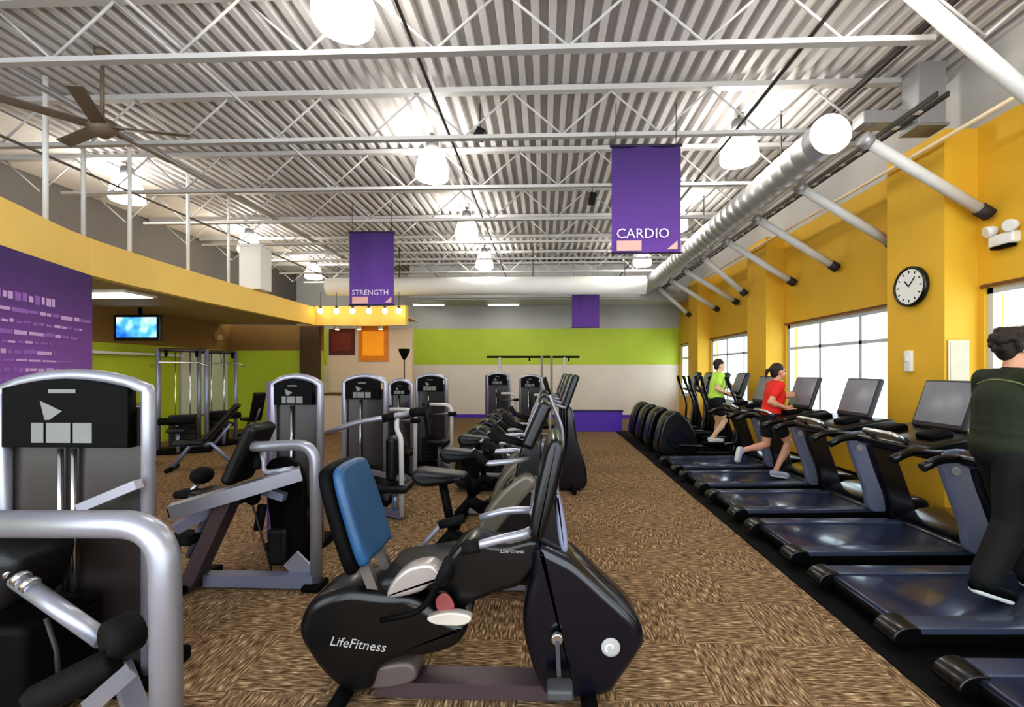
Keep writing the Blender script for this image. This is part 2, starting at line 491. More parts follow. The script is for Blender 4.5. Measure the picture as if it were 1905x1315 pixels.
def strip(path, z0, z1, th):
    m = MB(); n = len(path); vs = []
    nor = []
    for i in range(n):
        t = (path[min(i+1,n-1)]-path[max(i-1,0)]); t.z = 0; t.normalize(); nor.append(Vector((-t.y, t.x, 0)))
    for i in range(n):
        a = path[i]; b = path[i]+nor[i]*th
        vs += [(a.x,a.y,z0),(a.x,a.y,z1),(b.x,b.y,z1),(b.x,b.y,z0)]
    fs = [(0,1,2,3), tuple(4*(n-1)+k for k in (3,2,1,0))]
    for i in range(n-1):
        for k in range(4):
            k2 = (k+1)%4; fs.append((4*i+k, 4*(i+1)+k, 4*(i+1)+k2, 4*i+k2))
    return m.put(vs, fs)
m = strip(fp, FZ0, FZ1, .14)
e = fp[-1]
struct(m.build('trim_7', fasc), 'curved yellow fascia of the lowered ceiling')
m = strip([Vector((e.x-.05, e.y+.1, 0)), Vector((-4.6, 12.45, 0)), Vector((-3.75, 12.2, 0))], FZ0, FZ1+.05, .14)
struct(m.build('trim_8', fasc), 'yellow fascia over the reception')
m = MB(); n = len(fp); vs = [(p.x-.1, p.y, FZ0+.03) for p in fp] + [(XL, p.y, FZ0+.03) for p in fp]
m.put(vs, [(i, i+1, n+i+1, n+i) for i in range(n-1)])
struct(m.build('ceiling_lowered', pmat('low_ceiling', (186, 158, 118), .7)))
m = MB(); m.box((-5.0, 13.0, FZ0+.25), (2.5, 1.0, .06)); struct(m.build('ceiling_reception', rec))
# smooth ceiling strip along the left wall, bright lamp light painted into its white
m = MB(); m.box((-8.0, 6.7, ZC-.01), (1.7, 18.0, .02)); struct(m.build('trim_9', pmat('painted_lit_ceiling', (238,236,232), .6)), 'smooth ceiling strip along the left wall with bright light painted in')
m = MB(); m.box((XR-.012, 7, .06), (.024, 18, .12)); struct(m.build('baseboard_right', BLACKM))
m = MB(); m.box((0, YB-.012, .06), (9, .024, .12)); struct(m.build('baseboard_back', PURPB))

# ------------------------------------------------------------------ roof joists
JY = [3.98, 5.46, 6.94, 8.42, 9.9, 11.38, 12.86, 14.2]
ZT, ZBt = 5.02, 4.46
def joist():
    t = thing('roof_joist', '', 'roof joist')
    x0, x1 = XL+.05, XR-.05
    MB().box(((x0+x1)/2, 0, ZT), (x1-x0, .09, .06)).build('top_chord', JOISTM, t)
    MB().box(((x0+1.2+x1-1.35)/2, 0, ZBt), (x1-x0-2.55, .07, .045)).build('bottom_chord', JOISTM, t)
    pts = []; k = 0; x = x0+.25
    sp = .585
    xs = []
    while x < x1-.1: xs.append(x); x += sp
    pts = [(q, 0, (ZT-.03) if i % 2 == 0 else ZBt+.02) for i, q in enumerate(xs)]
    if len(xs) % 2 == 0: pts = pts[:-1]
    m = MB()
    for a, b in zip(pts[:-1], pts[1:]): m.tube([a, b], .013, 6)
    m.build('web', JOISTM, t)
    return t
j0 = None
for i, y in enumerate(JY):
    if i == 0: j0 = joist(); o = j0; o.location = (0, y, 0)
    else: o = dup(j0, (0, y, 0))
    o['label'] = ('nearest white open-web roof joist, crossing the top of the photo' if i == 0 else '%s white open-web steel roof joist counting back from the camera' % ORD[i])
    o['group'] = 'roof joists under the deck'
# thin rods and pipes running down the hall under the deck
for x, z, r, mt, lab in ((-1.15, 4.52, .016, DARKROD, 'thin dark bridging rod under the ceiling left of centre'),
                         (2.32, 4.56, .018, DARKROD, 'thin dark bridging rod under the ceiling beside the right lamps'),
                         (-3.3, 4.58, .016, JOISTM, 'thin white sprinkler pipe under the ceiling left of the centre lamps'),
                         (-5.1, 4.53, .035, GALV, 'grey pipe under the ceiling above the ceiling fan'),
                         (-6.35, 4.4, .018, pmat('mid_grey_pipe', (104,100,98), .6), 'dark pipe under the ceiling nearest the yellow fascia'),
                         (3.55, 4.86, .035, DARKROD, 'dark pipe tight to the deck beside the right wall')):
    m = MB(); m.tube([(x, YF+.2, z), (x, 14.1, z)], r, 8)
    tag(m.build('ceiling_pipe', mt), lab, 'pipe', 'pipes under the roof deck')

# ------------------------------------------------------------------ pendant lamps
def lamp():
    t = thing('pendant_lamp', '', 'lamp')
    MB().tube([(0,0,0),(0,0,-.12)], .012, 8).build('stem', DARKROD, t)
    MB().lathe([(.03,0),(.085,-.01),(.095,-.05),(.095,-.13),(.06,-.15)], (0,0,-.06)).build('ballast_housing', pmat('ballast_grey', (90,90,92), .5, .4), t)
    g = [(.07,0),(.13,-.02),(.17,-.07),(.205,-.17),(.235,-.30),(.24,-.39),(.222,-.42),(.12,-.425)]
    MB().lathe(g, (0,0,-.205), n=28).build('globe', GLOBE, t)
    return t
lp0 = None
LPS = [(-1.62, 3.62, 'white pendant lamp cut by the top edge of the photo left of centre'),
       (-1.62, 6.55, 'white glowing pendant lamp nearest the photo centre, left of the large banner'),
       (-1.62, 9.5, 'white glowing pendant lamp, third back in the centre row'),
       (-1.62, 12.35, 'small white pendant lamp furthest back in the centre row'),
       (2.6, 3.25, 'white pendant lamp at the top edge beside the right diagonal brace'),
       (2.6, 6.17, 'white glowing pendant lamp just right of the large purple banner'),
       (2.6, 9.1, 'white pendant lamp mostly hidden behind the large purple banner'),
       (2.6, 12.15, 'small white pendant lamp far back below the large banner'),
       (-6.85, 7.25, 'white pendant lamp above the near part of the yellow fascia'),
       (-6.95, 10.5, 'white pendant lamp above the far end of the yellow fascia'),
       (-6.95, 13.5, 'small white pendant lamp left of the smaller banner')]
for i, (x, y, lab) in enumerate(LPS):
    if i == 0: lp0 = lamp(); o = lp0; o.location = (x, y, ZC-.005)
    else: o = dup(lp0, (x, y, ZC-.005))
    o['label'] = lab; o['group'] = 'pendant lamps under the roof deck'

# ------------------------------------------------------------------ ceiling fan, small ceiling things
fx = P(190, 215, 4.7)
t = thing('ceiling_fan', 'dusty ceiling fan with long dark blades at upper left', 'fan', (fx.x, fx.y, ZC))
brownm = pmat('fan_brown', (112, 98, 82), .5, .1); bladem = pmat('fan_blade', (112, 102, 92), .5)
MB().tube([(0,0,0),(0,0,-.75)], .02, 10).build('downrod', brownm, t)
MB().lathe([(.02,0),(.07,-.0),(.07,-.05),(.03,-.08)], (0,0,-.0)).build('canopy', brownm, t)
MB().lathe([(.04,0),(.11,-.03),(.13,-.09),(.11,-.15),(.05,-.2)], (0,0,-.72)).build('motor', brownm, t)
for k in range(5):
    a = math.radians(14 + 72*k); R = rotZ(a) @ rotX(math.radians(12))
    m = MB(); m.rbox(tuple(R @ Vector((.47, 0, 0)) + Vector((0,0,-.82))), (.72, .13, .012), .005, .003, R)
    b = m.build('blade', bladem, t)
    MB().bar(rotZ(a) @ Vector((.08,0,-.82)), rotZ(a) @ Vector((.2,0,-.82)), .04, .014).build('blade_arm', brownm, b)
q = P(893, 250, 5.8)
t = thing('ceiling_speaker', 'small black speaker hung under the joists near the centre', 'speaker', (q.x, q.y, ZC))
MB().tube([(0,0,0),(0,0,ZC and (q.z-ZC+.06))], .008, 6).build('hanger', DARKROD, t)
MB().rbox((0,0,q.z-ZC), (.13,.12,.14), .02, None, rotY(.5)).build('cabinet', BLACK, t)
q = P(1102, 370, 8.2)
t = thing('ceiling_speaker', 'small black speaker beside the left edge of the large banner', 'speaker', (q.x, q.y, ZC))
MB().tube([(0,0,0),(0,0,q.z-ZC+.06)], .008, 6).build('hanger', DARKROD, t)
MB().rbox((0,0,q.z-ZC), (.13,.12,.22), .02, None, rotY(.2)).build('cabinet', BLACK, t)

# ------------------------------------------------------------------ ducts, braces, conduit
DX, DZ, DR = 3.12, 4.23, .2
t = thing('spiral_duct', 'large grey spiral duct running back beside the right wall', 'duct', (DX, 5.05, DZ-DR))
m = MB(); yy = 5.05; pr = []
pts = []; rs = []
while yy < 15.8:
    pts += [(DX, yy, DZ), (DX, yy+.2, DZ), (DX, yy+.21, DZ), (DX, yy+.23, DZ)]; rs += [DR, DR, DR+.006, DR+.006]; yy += .24
m.tube(pts, rs, 24, cap=False); m.build('duct_body', GALV, t, True)
m = MB(); m.lathe([(.03,.03),(.15,.028),(DR-.02,.02),(DR+.01,.0),(DR+.012,-.05),(DR-.01,-.06)], (DX, 5.04, DZ), rotX(PI/2)); m.build('end_cap', pmat('glowing_cap_white', (250,250,248), .5, 0, .02, emit=.9), t, True)  # cap is no lamp; emission added so it looks brightly lit
for y in (6.1, 9.0, 11.9, 14.6):
    MB().tube([(DX, y, DZ+DR), (DX, y, ZC)], .01, 6).build('hanger', DARKROD, t, True)
for i in range(9):
    y = 3.7 + 1.24*i
    pil = any(p-.07 < y < q2+.07 for p, q2 in ((5.1,5.93),(9.08,9.9),(13.05,13.87)))
    a = Vector((2.53, y, 4.98)) if i == 0 else Vector((3.42, y, 4.08))
    b = Vector((XR-.035, y, 3.0)) if i == 0 else Vector((PF-.035 if pil else XR-.035, y, 3.29))
    t = thing('diagonal_brace', '%s white diagonal steel brace from the duct down to the yellow wall' % (ORD[i]), 'brace', (b.x, y, b.z), 0, 'diagonal braces along the right wall')
    MB().tube([a, b], .058, 14).build('tube', WHITEB, t, True)
    d = (b-a).normalized(); MB().tube([b-d*.12, b+d*.004], .07, 14).build('end_fitting', DARKROD if i else WHITEB, t, True)
    if i: MB().tube([a-d*.06, a+d*.04], .075, 14).build('duct_collar', GALV, t, True)
m = MB(); m.tube([(4.28, YF+.2, 4.14), (4.28, 15.9, 4.14)], .022, 8)
tag(m.build('wall_conduit', pmat('cream_conduit', (252, 232, 196), .4, 0, .03)), 'thin cream conduit running along the top of the yellow wall', 'conduit')
t = thing('cable_tray', 'narrow dark cable tray with white brackets below the duct', 'cable tray', (3.74, 5.2, 4.22))
m = MB()
for dx in (-.05, .05): m.box((3.74+dx, 9.7, 4.25), (.02, 10.6, .05))
m.build('side_rail', DARKROD, t, True)
for k in range(36):
    MB().box((3.74, 4.7+k*.29, 4.24), (.1, .05, .015)).build('rung', WHITEB, t, True)
q = P(1718, 200, 5.3)
t = thing('duct_drop', 'short grey rectangular duct drop beside the end of the spiral duct', 'duct', (q.x, q.y, 4.35))
MB().rbox((q.x, q.y, 4.735), (.30, .24, .71), .01).build('duct_body', GALV, t, True)
MB().rbox((q.x, q.y, 4.375), (.34, .28, .04), .008).build('flange', pmat('flange', (150,150,150), .5, .4), t, True)
MB().rbox((q.x-.42, q.y+.02, 4.5), (.58, .2, .14), .01).build('branch', GALV, t, True)
# cross duct at the back
t = thing('cross_duct', 'white round duct crossing the hall near the back wall', 'duct', (-1.6, 12.45, 3.72))
m = MB(); m.tube([(-6.0, 12.45, 3.98), (2.75, 12.45, 3.98)], .245, 22); m.build('duct_body', WHITE, t, True)
for x in (-4, -.3, 2.2): MB().tube([(x, 12.45, 4.2), (x, 12.45, ZC)], .012, 6).build('hanger', DARKROD, t, True)
a = P(447, 500, 9.5); b = P(487, 500, 9.5)
t = thing('duct_riser', 'white square duct riser at the far end of the yellow fascia', 'duct', ((a.x+b.x)/2, 9.6, 3.4))
MB().rbox(((a.x+b.x)/2, 9.65, (3.39+4.3)/2), (b.x-a.x, .4, 4.3-3.39), .012).build('duct_body', WHITE, t, True)
MB().rbox(((a.x+b.x)/2, 9.65, 4.32), (b.x-a.x+.06, .46, .05), .01).build('flange', WHITE, t, True)
# hanger rods above the fascia
for i, (u, mt) in enumerate(((12, WHITEB), (98, WHITE), (185, WHITEB), (256, WHITE), (365, WHITE), (437, WHITE))):
    # find the point of the fascia path in that image column
    best = min(fp, key=lambda p: abs((CU + F*((p.x*math.cos(YAW)+p.y*math.sin(YAW))/(p.y*math.cos(YAW)-p.x*math.sin(YAW)))) - u))
    m = MB(); m.tube([(best.x-.08, best.y+.0, FZ1-.01), (best.x-.08, best.y, ZC)], .026, 8)
    tag(m.build('hanger_rod', mt), '%s white rod holding up the yellow fascia, counted from the left edge' % ['first','second','third','fourth','fifth','sixth'][i], 'rod', 'rods above the yellow fascia')

# ------------------------------------------------------------------ banners
def banner(px, Y, label, w_, words, box):
    (u0, v0), (u1, v1) = px
    a = P(u0, v0, Y); b = P(u1, v1, Y)
    x0, x1, z1, z0 = a.x, b.x, a.z, b.z
    t = thing('hanging_banner', label, 'banner', ((x0+x1)/2, Y, z0), 0, 'purple banners hanging from the joists')
    m = MB(); nx = 8
    vs = []; fs = []
    for j in range(2):
        for i in range(nx+1):
            xx = x0+(x1-x0)*i/nx; dy = .012*math.sin(i*1.3)
            vs += [(xx, Y+dy+j*.006, z0), (xx, Y+dy+j*.006, z1)]
    k = 2*(nx+1)
    for i in range(nx):
        fs.append((2*i, 2*i+2, 2*i+3, 2*i+1)); fs.append((k+2*i, k+2*i+1, k+2*i+3, k+2*i+2))
        fs.append((2*i, k+2*i, k+2*i+2, 2*i+2)); fs.append((2*i+1, 2*i+3, k+2*i+3, k+2*i+1))
    fs += [(0,1,k+1,k), (2*nx, k+2*nx, k+2*nx+1, 2*nx+1)]
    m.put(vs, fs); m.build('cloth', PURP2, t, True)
    MB().tube([(x0-.02, Y, z1), (x1+.02, Y, z1)], .018, 8).build('top_pole', pmat('pole_dark', (40,28,60), .5), t, True)
    MB().tube([(x0-.01, Y, z0), (x1+.01, Y, z0)], .012, 8).build('bottom_pole', pmat('pole_dark', (40,28,60), .5), t, True)
    for x in (x0+.05, x1-.05):
        MB().tube([(x, Y, z1), (x, Y, max(4.75, z1+.1))], .005, 5).build('hanging_wire', DARKROD, t, True)
    W = x1-x0
    if words:
        sz = W*w_
        text_mb(words, sz, (x0+W*.06, Y-.022, z0+(z1-z0)*.135), (1,0,0), (0,0,1)).build('lettering', LETTER, t, True)
    if box:
        MB().box((x0+W*.25, Y-.02, z0+(z1-z0)*.065), (W*.36, .004, (z1-z0)*.095)).build('printed_panel', PINKBOX, t, True)
        MB().prism([(x1-W*.2, z0+(z1-z0)*.03), (x1-W*.05, z0+(z1-z0)*.03), (x1-W*.05, z0+(z1-z0)*.11)], Y-.024, Y-.018, .001).build('corner_print', PINKBOX, t, True)
    return t
banner(((1138, 272), (1266, 470)), 5.42-.1, 'large purple banner reading CARDIO at upper right of centre', .205, 'CARDIO', True)
banner(((650, 432), (733, 567)), 8.3, 'smaller purple banner reading STRENGTH left of the centre lamps', .165, 'STRENGTH', True)
banner(((1064, 540), (1115, 609)), 13.3, 'small plain purple banner furthest back under the white duct', .2, None, False)

# purple printed wall panel at the left
a = PZ(-330, 360, FZ0); A = PZ(-20, 449, FZ0); B = PZ(166, 511, FZ0)
d = (B-A); d.z = 0; d.normalize(); nrm = Vector((d.y, -d.x, 0))
S0 = A - d*1.6
t = thing('purple_wall_panel', 'tall purple printed wall panel with pale lettering under the yellow fascia', 'wall panel', ((S0+B)/2).to_tuple()[:2]+(0,))
ang = math.atan2(d.y, d.x)
L = (B-S0).length
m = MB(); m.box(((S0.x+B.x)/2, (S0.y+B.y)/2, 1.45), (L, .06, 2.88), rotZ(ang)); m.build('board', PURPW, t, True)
# rows of writing too blurred to read: broken pale strokes, never letters
random.seed(11)
m1 = MB(); m2 = MB()
rows = [(2.42, .10, 1, .62), (2.28, .05, 0, 1.0), (2.16, .035, 1, .9), (2.05, .05, 0, .85), (1.95, .03, 1, .6), (1.85, .05, 0, .62), (1.76, .03, 0, .8), (1.66, .05, 1, .9), (1.56, .03, 0, .8)]
for z, h, big, frac in rows:
    s = .1
    end = L*frac if frac < 1 else L-.1
    s = L*.42
    end = L*.42 + (L*.58-.06)*frac
    while s < end:
        w_ = random.uniform(.05, .24) if not big else random.uniform(.04, .12)
        w_ = min(w_, end-s+.01)
        c = S0 + d*(s+w_/2) + nrm*.034
        (m1 if random.random() < .45 else m2).box((c.x, c.y, z+random.uniform(-.006,.006)), (w_, .004, h*random.uniform(.6,1)), rotZ(ang))
        s += w_ + random.uniform(.012, .035)
m1.build('lettering', LAVLET, t, True); m2.build('lettering', pmat('violet_lettering', (160,112,196), .6), t, True)

# ------------------------------------------------------------------ things on the right wall
c = PX(1700, 533, PF)
t = thing('wall_clock', 'round white wall clock with a black rim on the yellow pilaster', 'clock', (PF, c.y, c.z-.22))
m = MB(); R = Matrix.Rotation(-PI/2, 3, 'Y')
m.lathe([(.225,0),(.235,.02),(.235,.06),(.215,.065),(.2,.05)], (PF, c.y, c.z), R, 32); m.build('rim', BLACK, t, True)
MB().disc((PF-.048, c.y, c.z), (1,0,0), .205, .012, 32).build('dial', WHITE, t, True)
m = MB()
for k in range(12):
    a = PI/6*k; m.box((PF-.056, c.y+.17*math.sin(a), c.z+.17*math.cos(a)), (.003, .012, .03), rotX(-a))
m.build('hour_marks', BLACKM, t, True)
MB().bar((PF-.059, c.y, c.z), (PF-.059, c.y+.06, c.z+.07), .004, .012).build('hand', BLACKM, t, True)
MB().bar((PF-.061, c.y, c.z), (PF-.061, c.y-.09, c.z+.1), .004, .009).build('hand', BLACKM, t, True)
c = PX(1694, 672, PF)
t = thing('wall_switch', 'small white switch box on the yellow pilaster below the clock', 'switch', (PF, c.y, c.z-.13))
MB().rbox((PF-.02, c.y, c.z), (.04, .11, .25), .012).build('cover', WHITE, t, True)
MB().rbox((PF-.045, c.y, c.z+.03), (.02, .04, .07), .005).build('lever', WHITE, t, True)
a = P(1764, 632, 5.085); b = P(1803, 712, 5.085)
t = thing('wall_notice', 'pale blank notice on the side of the yellow pilaster', 'notice', ((a.x+b.x)/2, 5.085, b.z))
MB().rbox(((a.x+b.x)/2, 5.085, (a.z+b.z)/2), (b.x-a.x, .012, a.z-b.z), .004).build('board', pmat('notice_frame', (226, 210, 180), .5), t, True)
MB().box(((a.x+b.x)/2, 5.077, (a.z+b.z)/2), (b.x-a.x-.04, .004, a.z-b.z-.04)).build('sheet', pmat('notice_sheet', (206, 196, 170), .6), t, True)
c = PX(1872, 445, XR-.02)
t = thing('emergency_light', 'white twin head emergency light high on the yellow wall at far right', 'light', (XR, c.y, c.z-.08))
MB().rbox((XR-.04, c.y, c.z), (.09, .26, .12), .02).build('housing', WHITE, t, True)
for s in (-1, 1):
    h = Vector((XR-.08, c.y+s*.11, c.z+.11)); dd = Vector((-1, s*.3, -.25)).normalized()
    R = Vector((0,0,1)).rotation_difference(dd).to_matrix()
    MB().lathe([(.03,-.07),(.05,-.04),(.062,.03),(.05,.035)], h, R, 16).build('lamp_head', WHITE, t, True)
MB().rbox((XR-.05, c.y, c.z-.075), (.08, .2, .03), .01).build('base_trim', BLACKM, t, True)

# ------------------------------------------------------------------ left room things
q0 = P(209, 585, 8.75); q1 = P(296, 634, 8.75)
t = thing('television', 'wall television showing a blue picture below the lowered ceiling', 'television', ((q0.x+q1.x)/2, 8.8, q1.z))
W, H = q1.x-q0.x, q0.z-q1.z
MB().rbox(((q0.x+q1.x)/2, 8.8, (q0.z+q1.z)/2), (W, .07, H), .02, .012).build('case', BLACK, t, True)
s_ = MB().box(((q0.x+q1.x)/2, 8.762, (q0.z+q1.z)/2+.01), (W*.86, .006, H*.76)).build('screen', tvmat(), t, True)
MB().bar(((q0.x+q1.x)/2, 8.85, (q0.z+q1.z)/2), ((q0.x+q1.x)/2, 8.85, FZ0+.02), .05, .05).build('ceiling_mount', BLACKM, t, True)
q = PZ(225, 545, 2.93)
t = thing('ceiling_light_panel', 'flat pale light panel in the lowered ceiling beside the purple wall panel', 'light', (q.x, q.y, 2.88))
MB().rbox((q.x-.3, q.y, 2.912), (1.3, .62, .04), .012).build('frame', WHITE, t, True)
MB().box((q.x-.3, q.y, 2.889), (1.2, .52, .01)).build('diffuser', emis('panel_diffuser', (255, 240, 214), 6.0), t, True)
# bright mirror panels on the left wall
for i, (y0, y1) in enumerate(((10.75, 11.6), (11.7, 12.45))):
    t = thing('wall_mirror', ['left', 'right'][i] + ' of the two tall pale mirrors on the green wall', 'mirror', (XL, (y0+y1)/2, .5), 0, 'mirrors on the green wall')
    MB().rbox((XL+.015, (y0+y1)/2, 1.32), (.03, y1-y0, 1.64), .01).build('frame', SILVER, t, True)
    MB().box((XL+.033, (y0+y1)/2, 1.32), (.004, y1-y0-.06, 1.58)).build('mirror_glass', pmat('pale_mirror', (216, 220, 206), .2, .1, .03), t, True)
c = PZ(405, 617, 2.6); 
m = MB(); m.rbox((XL+.065, 12.0, 2.56), (.14, .16, .16), .03)
tag(m.build('thermostat_box', pmat('tan_box', (196, 170, 120), .5)), 'small tan box high on the brown wall right of the television', 'box')
m = MB(); m.box((XL+.08, 8.9, 2.02), (.16, 3.6, .05))
tag(m.build('wall_shelf', WHITE), 'long white ledge along the green wall left of the tall cable machines', 'shelf')

def cable_tower(name, label, loc, rz, h=2.1, wd=.8):
    t = thing(name, label, 'exercise machine', loc, rz, 'tall cable machines in the green room')
    for s in (-1, 1): MB().tube([(s*wd/2, 0, 0), (s*wd/2, 0, h)], .04, 10).build('upright', SILVER2, t)
    MB().tube([(-wd/2, 0, h-.03), (wd/2, 0, h-.03)], .04, 10).build('top_beam', STRUT, t)
    MB().rbox((0, .05, .04), (wd+.2, .6, .08), .02).build('base', BLACKM, t)
    m = MB()
    for k in range(12): m.rbox((0, 0, .13+k*.055), (wd*.55, .16, .048), .008)
    m.build('weight_stack', PLATE, t)
    for s in (-1, 1): MB().tube([(s*.12, 0, .08), (s*.12, 0, h-.05)], .012, 8).build('guide_rod', CHROME, t)
    for s in (-1, 1):
        MB().disc((s*.25, -.12, h-.1), (1,0,0), .07, .035, 16).build('pulley', BLACKM, t)
    MB().tube([(-.45, -.3, h-.35), (-.3, -.3, h-.28), (.3, -.3, h-.28), (.45, -.3, h-.35)], .016, 8).build('pull_bar', CHROME, t)
    MB().tube([(0, -.3, h-.28), (0, -.16, h-.03)], .005, 5).build('cable', BLACKM, t)
    MB().rbox((0, -.45, .5), (.3, .38, .08), .03).build('seat', VINYL, t)
    MB().tube([(0, -.45, .46), (0, -.4, .06)], .035, 8).build('seat_post', SILVER2, t)
    MB().tube([(-.28, -.52, .68), (.28, -.52, .68)], .07, 12).build('thigh_pad', FOAM, t)
    MB().tube([(0, -.52, .6), (0, -.0, .66)], .025, 8).build('pad_arm', SILVER2, t)
    return t
cable_tower('lat_pulldown_machine', 'tall grey cable machine left of centre in the green room', P(340, 850, 9.0).to_tuple()[:2]+(0,), .5)
cable_tower('lat_pulldown_machine', 'second tall grey cable machine, nearer the purple sided machine', P(405, 840, 9.9).to_tuple()[:2]+(0,), .9, 2.1, .7)
def bench(label, loc, rz, tilt=.9):
    t = thing('weight_bench', label, 'bench', loc, rz, 'benches in the green room')
    MB().rbox((-.2, 0, .45), (.45, .28, .08), .03).build('seat', VINYL, t)
    MB().rbox((.26, 0, .78), (.75, .28, .08), .03, None, rotY(-tilt)).build('backrest', VINYL, t)
    MB().tube([(-.45, 0, .05), (-.2, 0, .4), (.1, 0, .42), (.4, 0, .06)], .035, 8).build('frame', SILVER2, t)
    for x in (-.45, .4): MB().tube([(x, -.25, .04), (x, .25, .04)], .035, 8).build('foot', BLACKM, t)
    MB().tube([(.15, 0, .42), (.38, 0, .74)], .025, 8).build('back_support', SILVER2, t)
    return t
bench('black incline bench in front of the tall cable machines', P(380, 880, 7.5).to_tuple()[:2]+(0,), .4)
bench('black upright bench under the right hand green wall', P(470, 838, 11.0).to_tuple()[:2]+(0,), -.6, 1.2)
bench('black incline bench nearest the purple wall panel in the green room', P(250, 880, 7.3).to_tuple()[:2]+(0,), 2.2)

# ------------------------------------------------------------------ reception area
def poster(px, Y, label, mat, col2):
    a = P(*px[0], Y); b = P(*px[1], Y)
    t = thing('wall_poster', label, 'poster', ((a.x+b.x)/2, Y, b.z))
    MB().rbox(((a.x+b.x)/2, Y, (a.z+b.z)/2), (b.x-a.x, .03, a.z-b.z), .008).build('panel', mat, t, True)
    MB().rbox(((a.x+b.x)/2, Y-.018, (a.z+b.z)/2), ((b.x-a.x)*.72, .01, (a.z-b.z)*.7), .006).build('print', col2, t, True)
poster(((612, 612), (660, 660)), 13.0, 'dark red square poster on the reception wall', pmat('dark_red', (96, 40, 20), .5), pmat('red_brown', (122, 48, 28), .5, 0, .2, 6))
poster(((667, 606), (722, 672)), 13.0, 'bright orange square poster on the reception wall', pmat('orange', (226, 134, 20), .5), pmat('orange_glow', (244, 156, 20), .5, 0, .15, 4, emit=.15))  # inner print is given a faint glow of its own
for i, (u, v) in enumerate(((627, 604), (668, 604), (708, 606))):
    q = P(u, v, 12.7)
    t = thing('downlight', ['left', 'middle', 'right'][i] + ' warm downlight under the reception fascia', 'light', (q.x, q.y, 2.93), 0, 'downlights over the reception')
    MB().lathe([(.05,0),(.07,-.01),(.075,-.1),(.06,-.11)], (q.x, q.y, 2.94), n=14).build('can', WHITE, t, True)
    MB().disc((q.x, q.y, 2.822), (0,0,1), .05, .012, 14).build('bulb', emis('warm_bulb', (255, 214, 140), 9.0), t, True)
# warm pendants along the fascia
warm = emis('warm_globe', (255, 226, 160), 6.0)
t0 = None
for i, u in enumerate((596, 626, 656, 686, 716, 742)):
    q = P(u, 578, 12.0)
    if t0 is None:
        t0 = o = thing('small_pendant', '', 'lamp', (q.x, q.y, q.z))
        MB().ellip((0,0,0), (.07,.07,.09)).build('globe', warm, t0)
        MB().tube([(0,0,.08),(0,0,.5)], .006, 6).build('cord', DARKROD, t0)
        MB().lathe([(.015,.12),(.04,.1),(.045,.07),(.03,.06)], (0,0,0), n=12).build('cap', DARKROD, t0)
    else: o = dup(t0, (q.x, q.y, q.z))
    o['label'] = '%s small warm pendant before the reception fascia, counted from the left' % ['first','second','third','fourth','fifth','sixth'][i]
    o['group'] = 'small pendants at the reception'
q = P(752, 700, 11.2)
t = thing('torchiere_lamp', 'slim dark floor lamp with a cone shade beside the reception', 'lamp', (q.x, q.y, 0))
MB().lathe([(.14,0),(.15,.01),(.14,.03),(.03,.04)], (0,0,0)).build('base', BLACKM, t)
MB().tube([(0,0,.03),(0,0,1.95)], .016, 8).build('pole', DARKROD, t)
MB().lathe([(.025,1.93),(.05,1.96),(.13,2.13),(.14,2.2),(.12,2.2)], (0,0,0)).build('shade', BLACKM, t)
# reception desk under the posters
t = thing('reception_desk', 'cream reception desk with a brown top before the posters', 'desk', (-5.0, 12.3, 0))
MB().rbox((0,0,.5), (1.9,.5,1.0), .02).build('counter', rec, t)
MB().rbox((0,0,1.03), (2.0,.6,.05), .015).build('worktop', pmat('desk_brown', (110, 70, 40), .4), t)
# soffit strip lights in front of the back wall
for i, u in enumerate((812, 942)):
    q = PZ(u, 576, 3.86)
    t = thing('strip_light', ['left', 'right'][i]+' white strip light under the soffit at the back wall', 'light', (q.x, 15.2, 3.82), 0, 'strip lights at the back')
    MB().rbox((q.x, 15.2, 3.902), (1.1, .2, .06), .01).build('housing', WHITE, t, True)
    MB().rbox((q.x, 15.2, 3.86), (1.0, .14, .03), .008).build('diffuser', emis('strip', (255,255,250), 5.0), t, True)
# purple half wall
t = thing('purple_half_wall', 'low purple half wall with a dark cap at the end of the aisle', 'low wall', (1.5, 12.5, 0))
MB().rbox((1.43, 12.5, .27), (1.4, .14, .54), .01).build('panel', PURPB, t, True)
MB().rbox((1.43, 12.5, .56), (1.44, .18, .05), .01).build('cap', pmat('half_wall_cap', (48, 30, 96), .4), t, True)

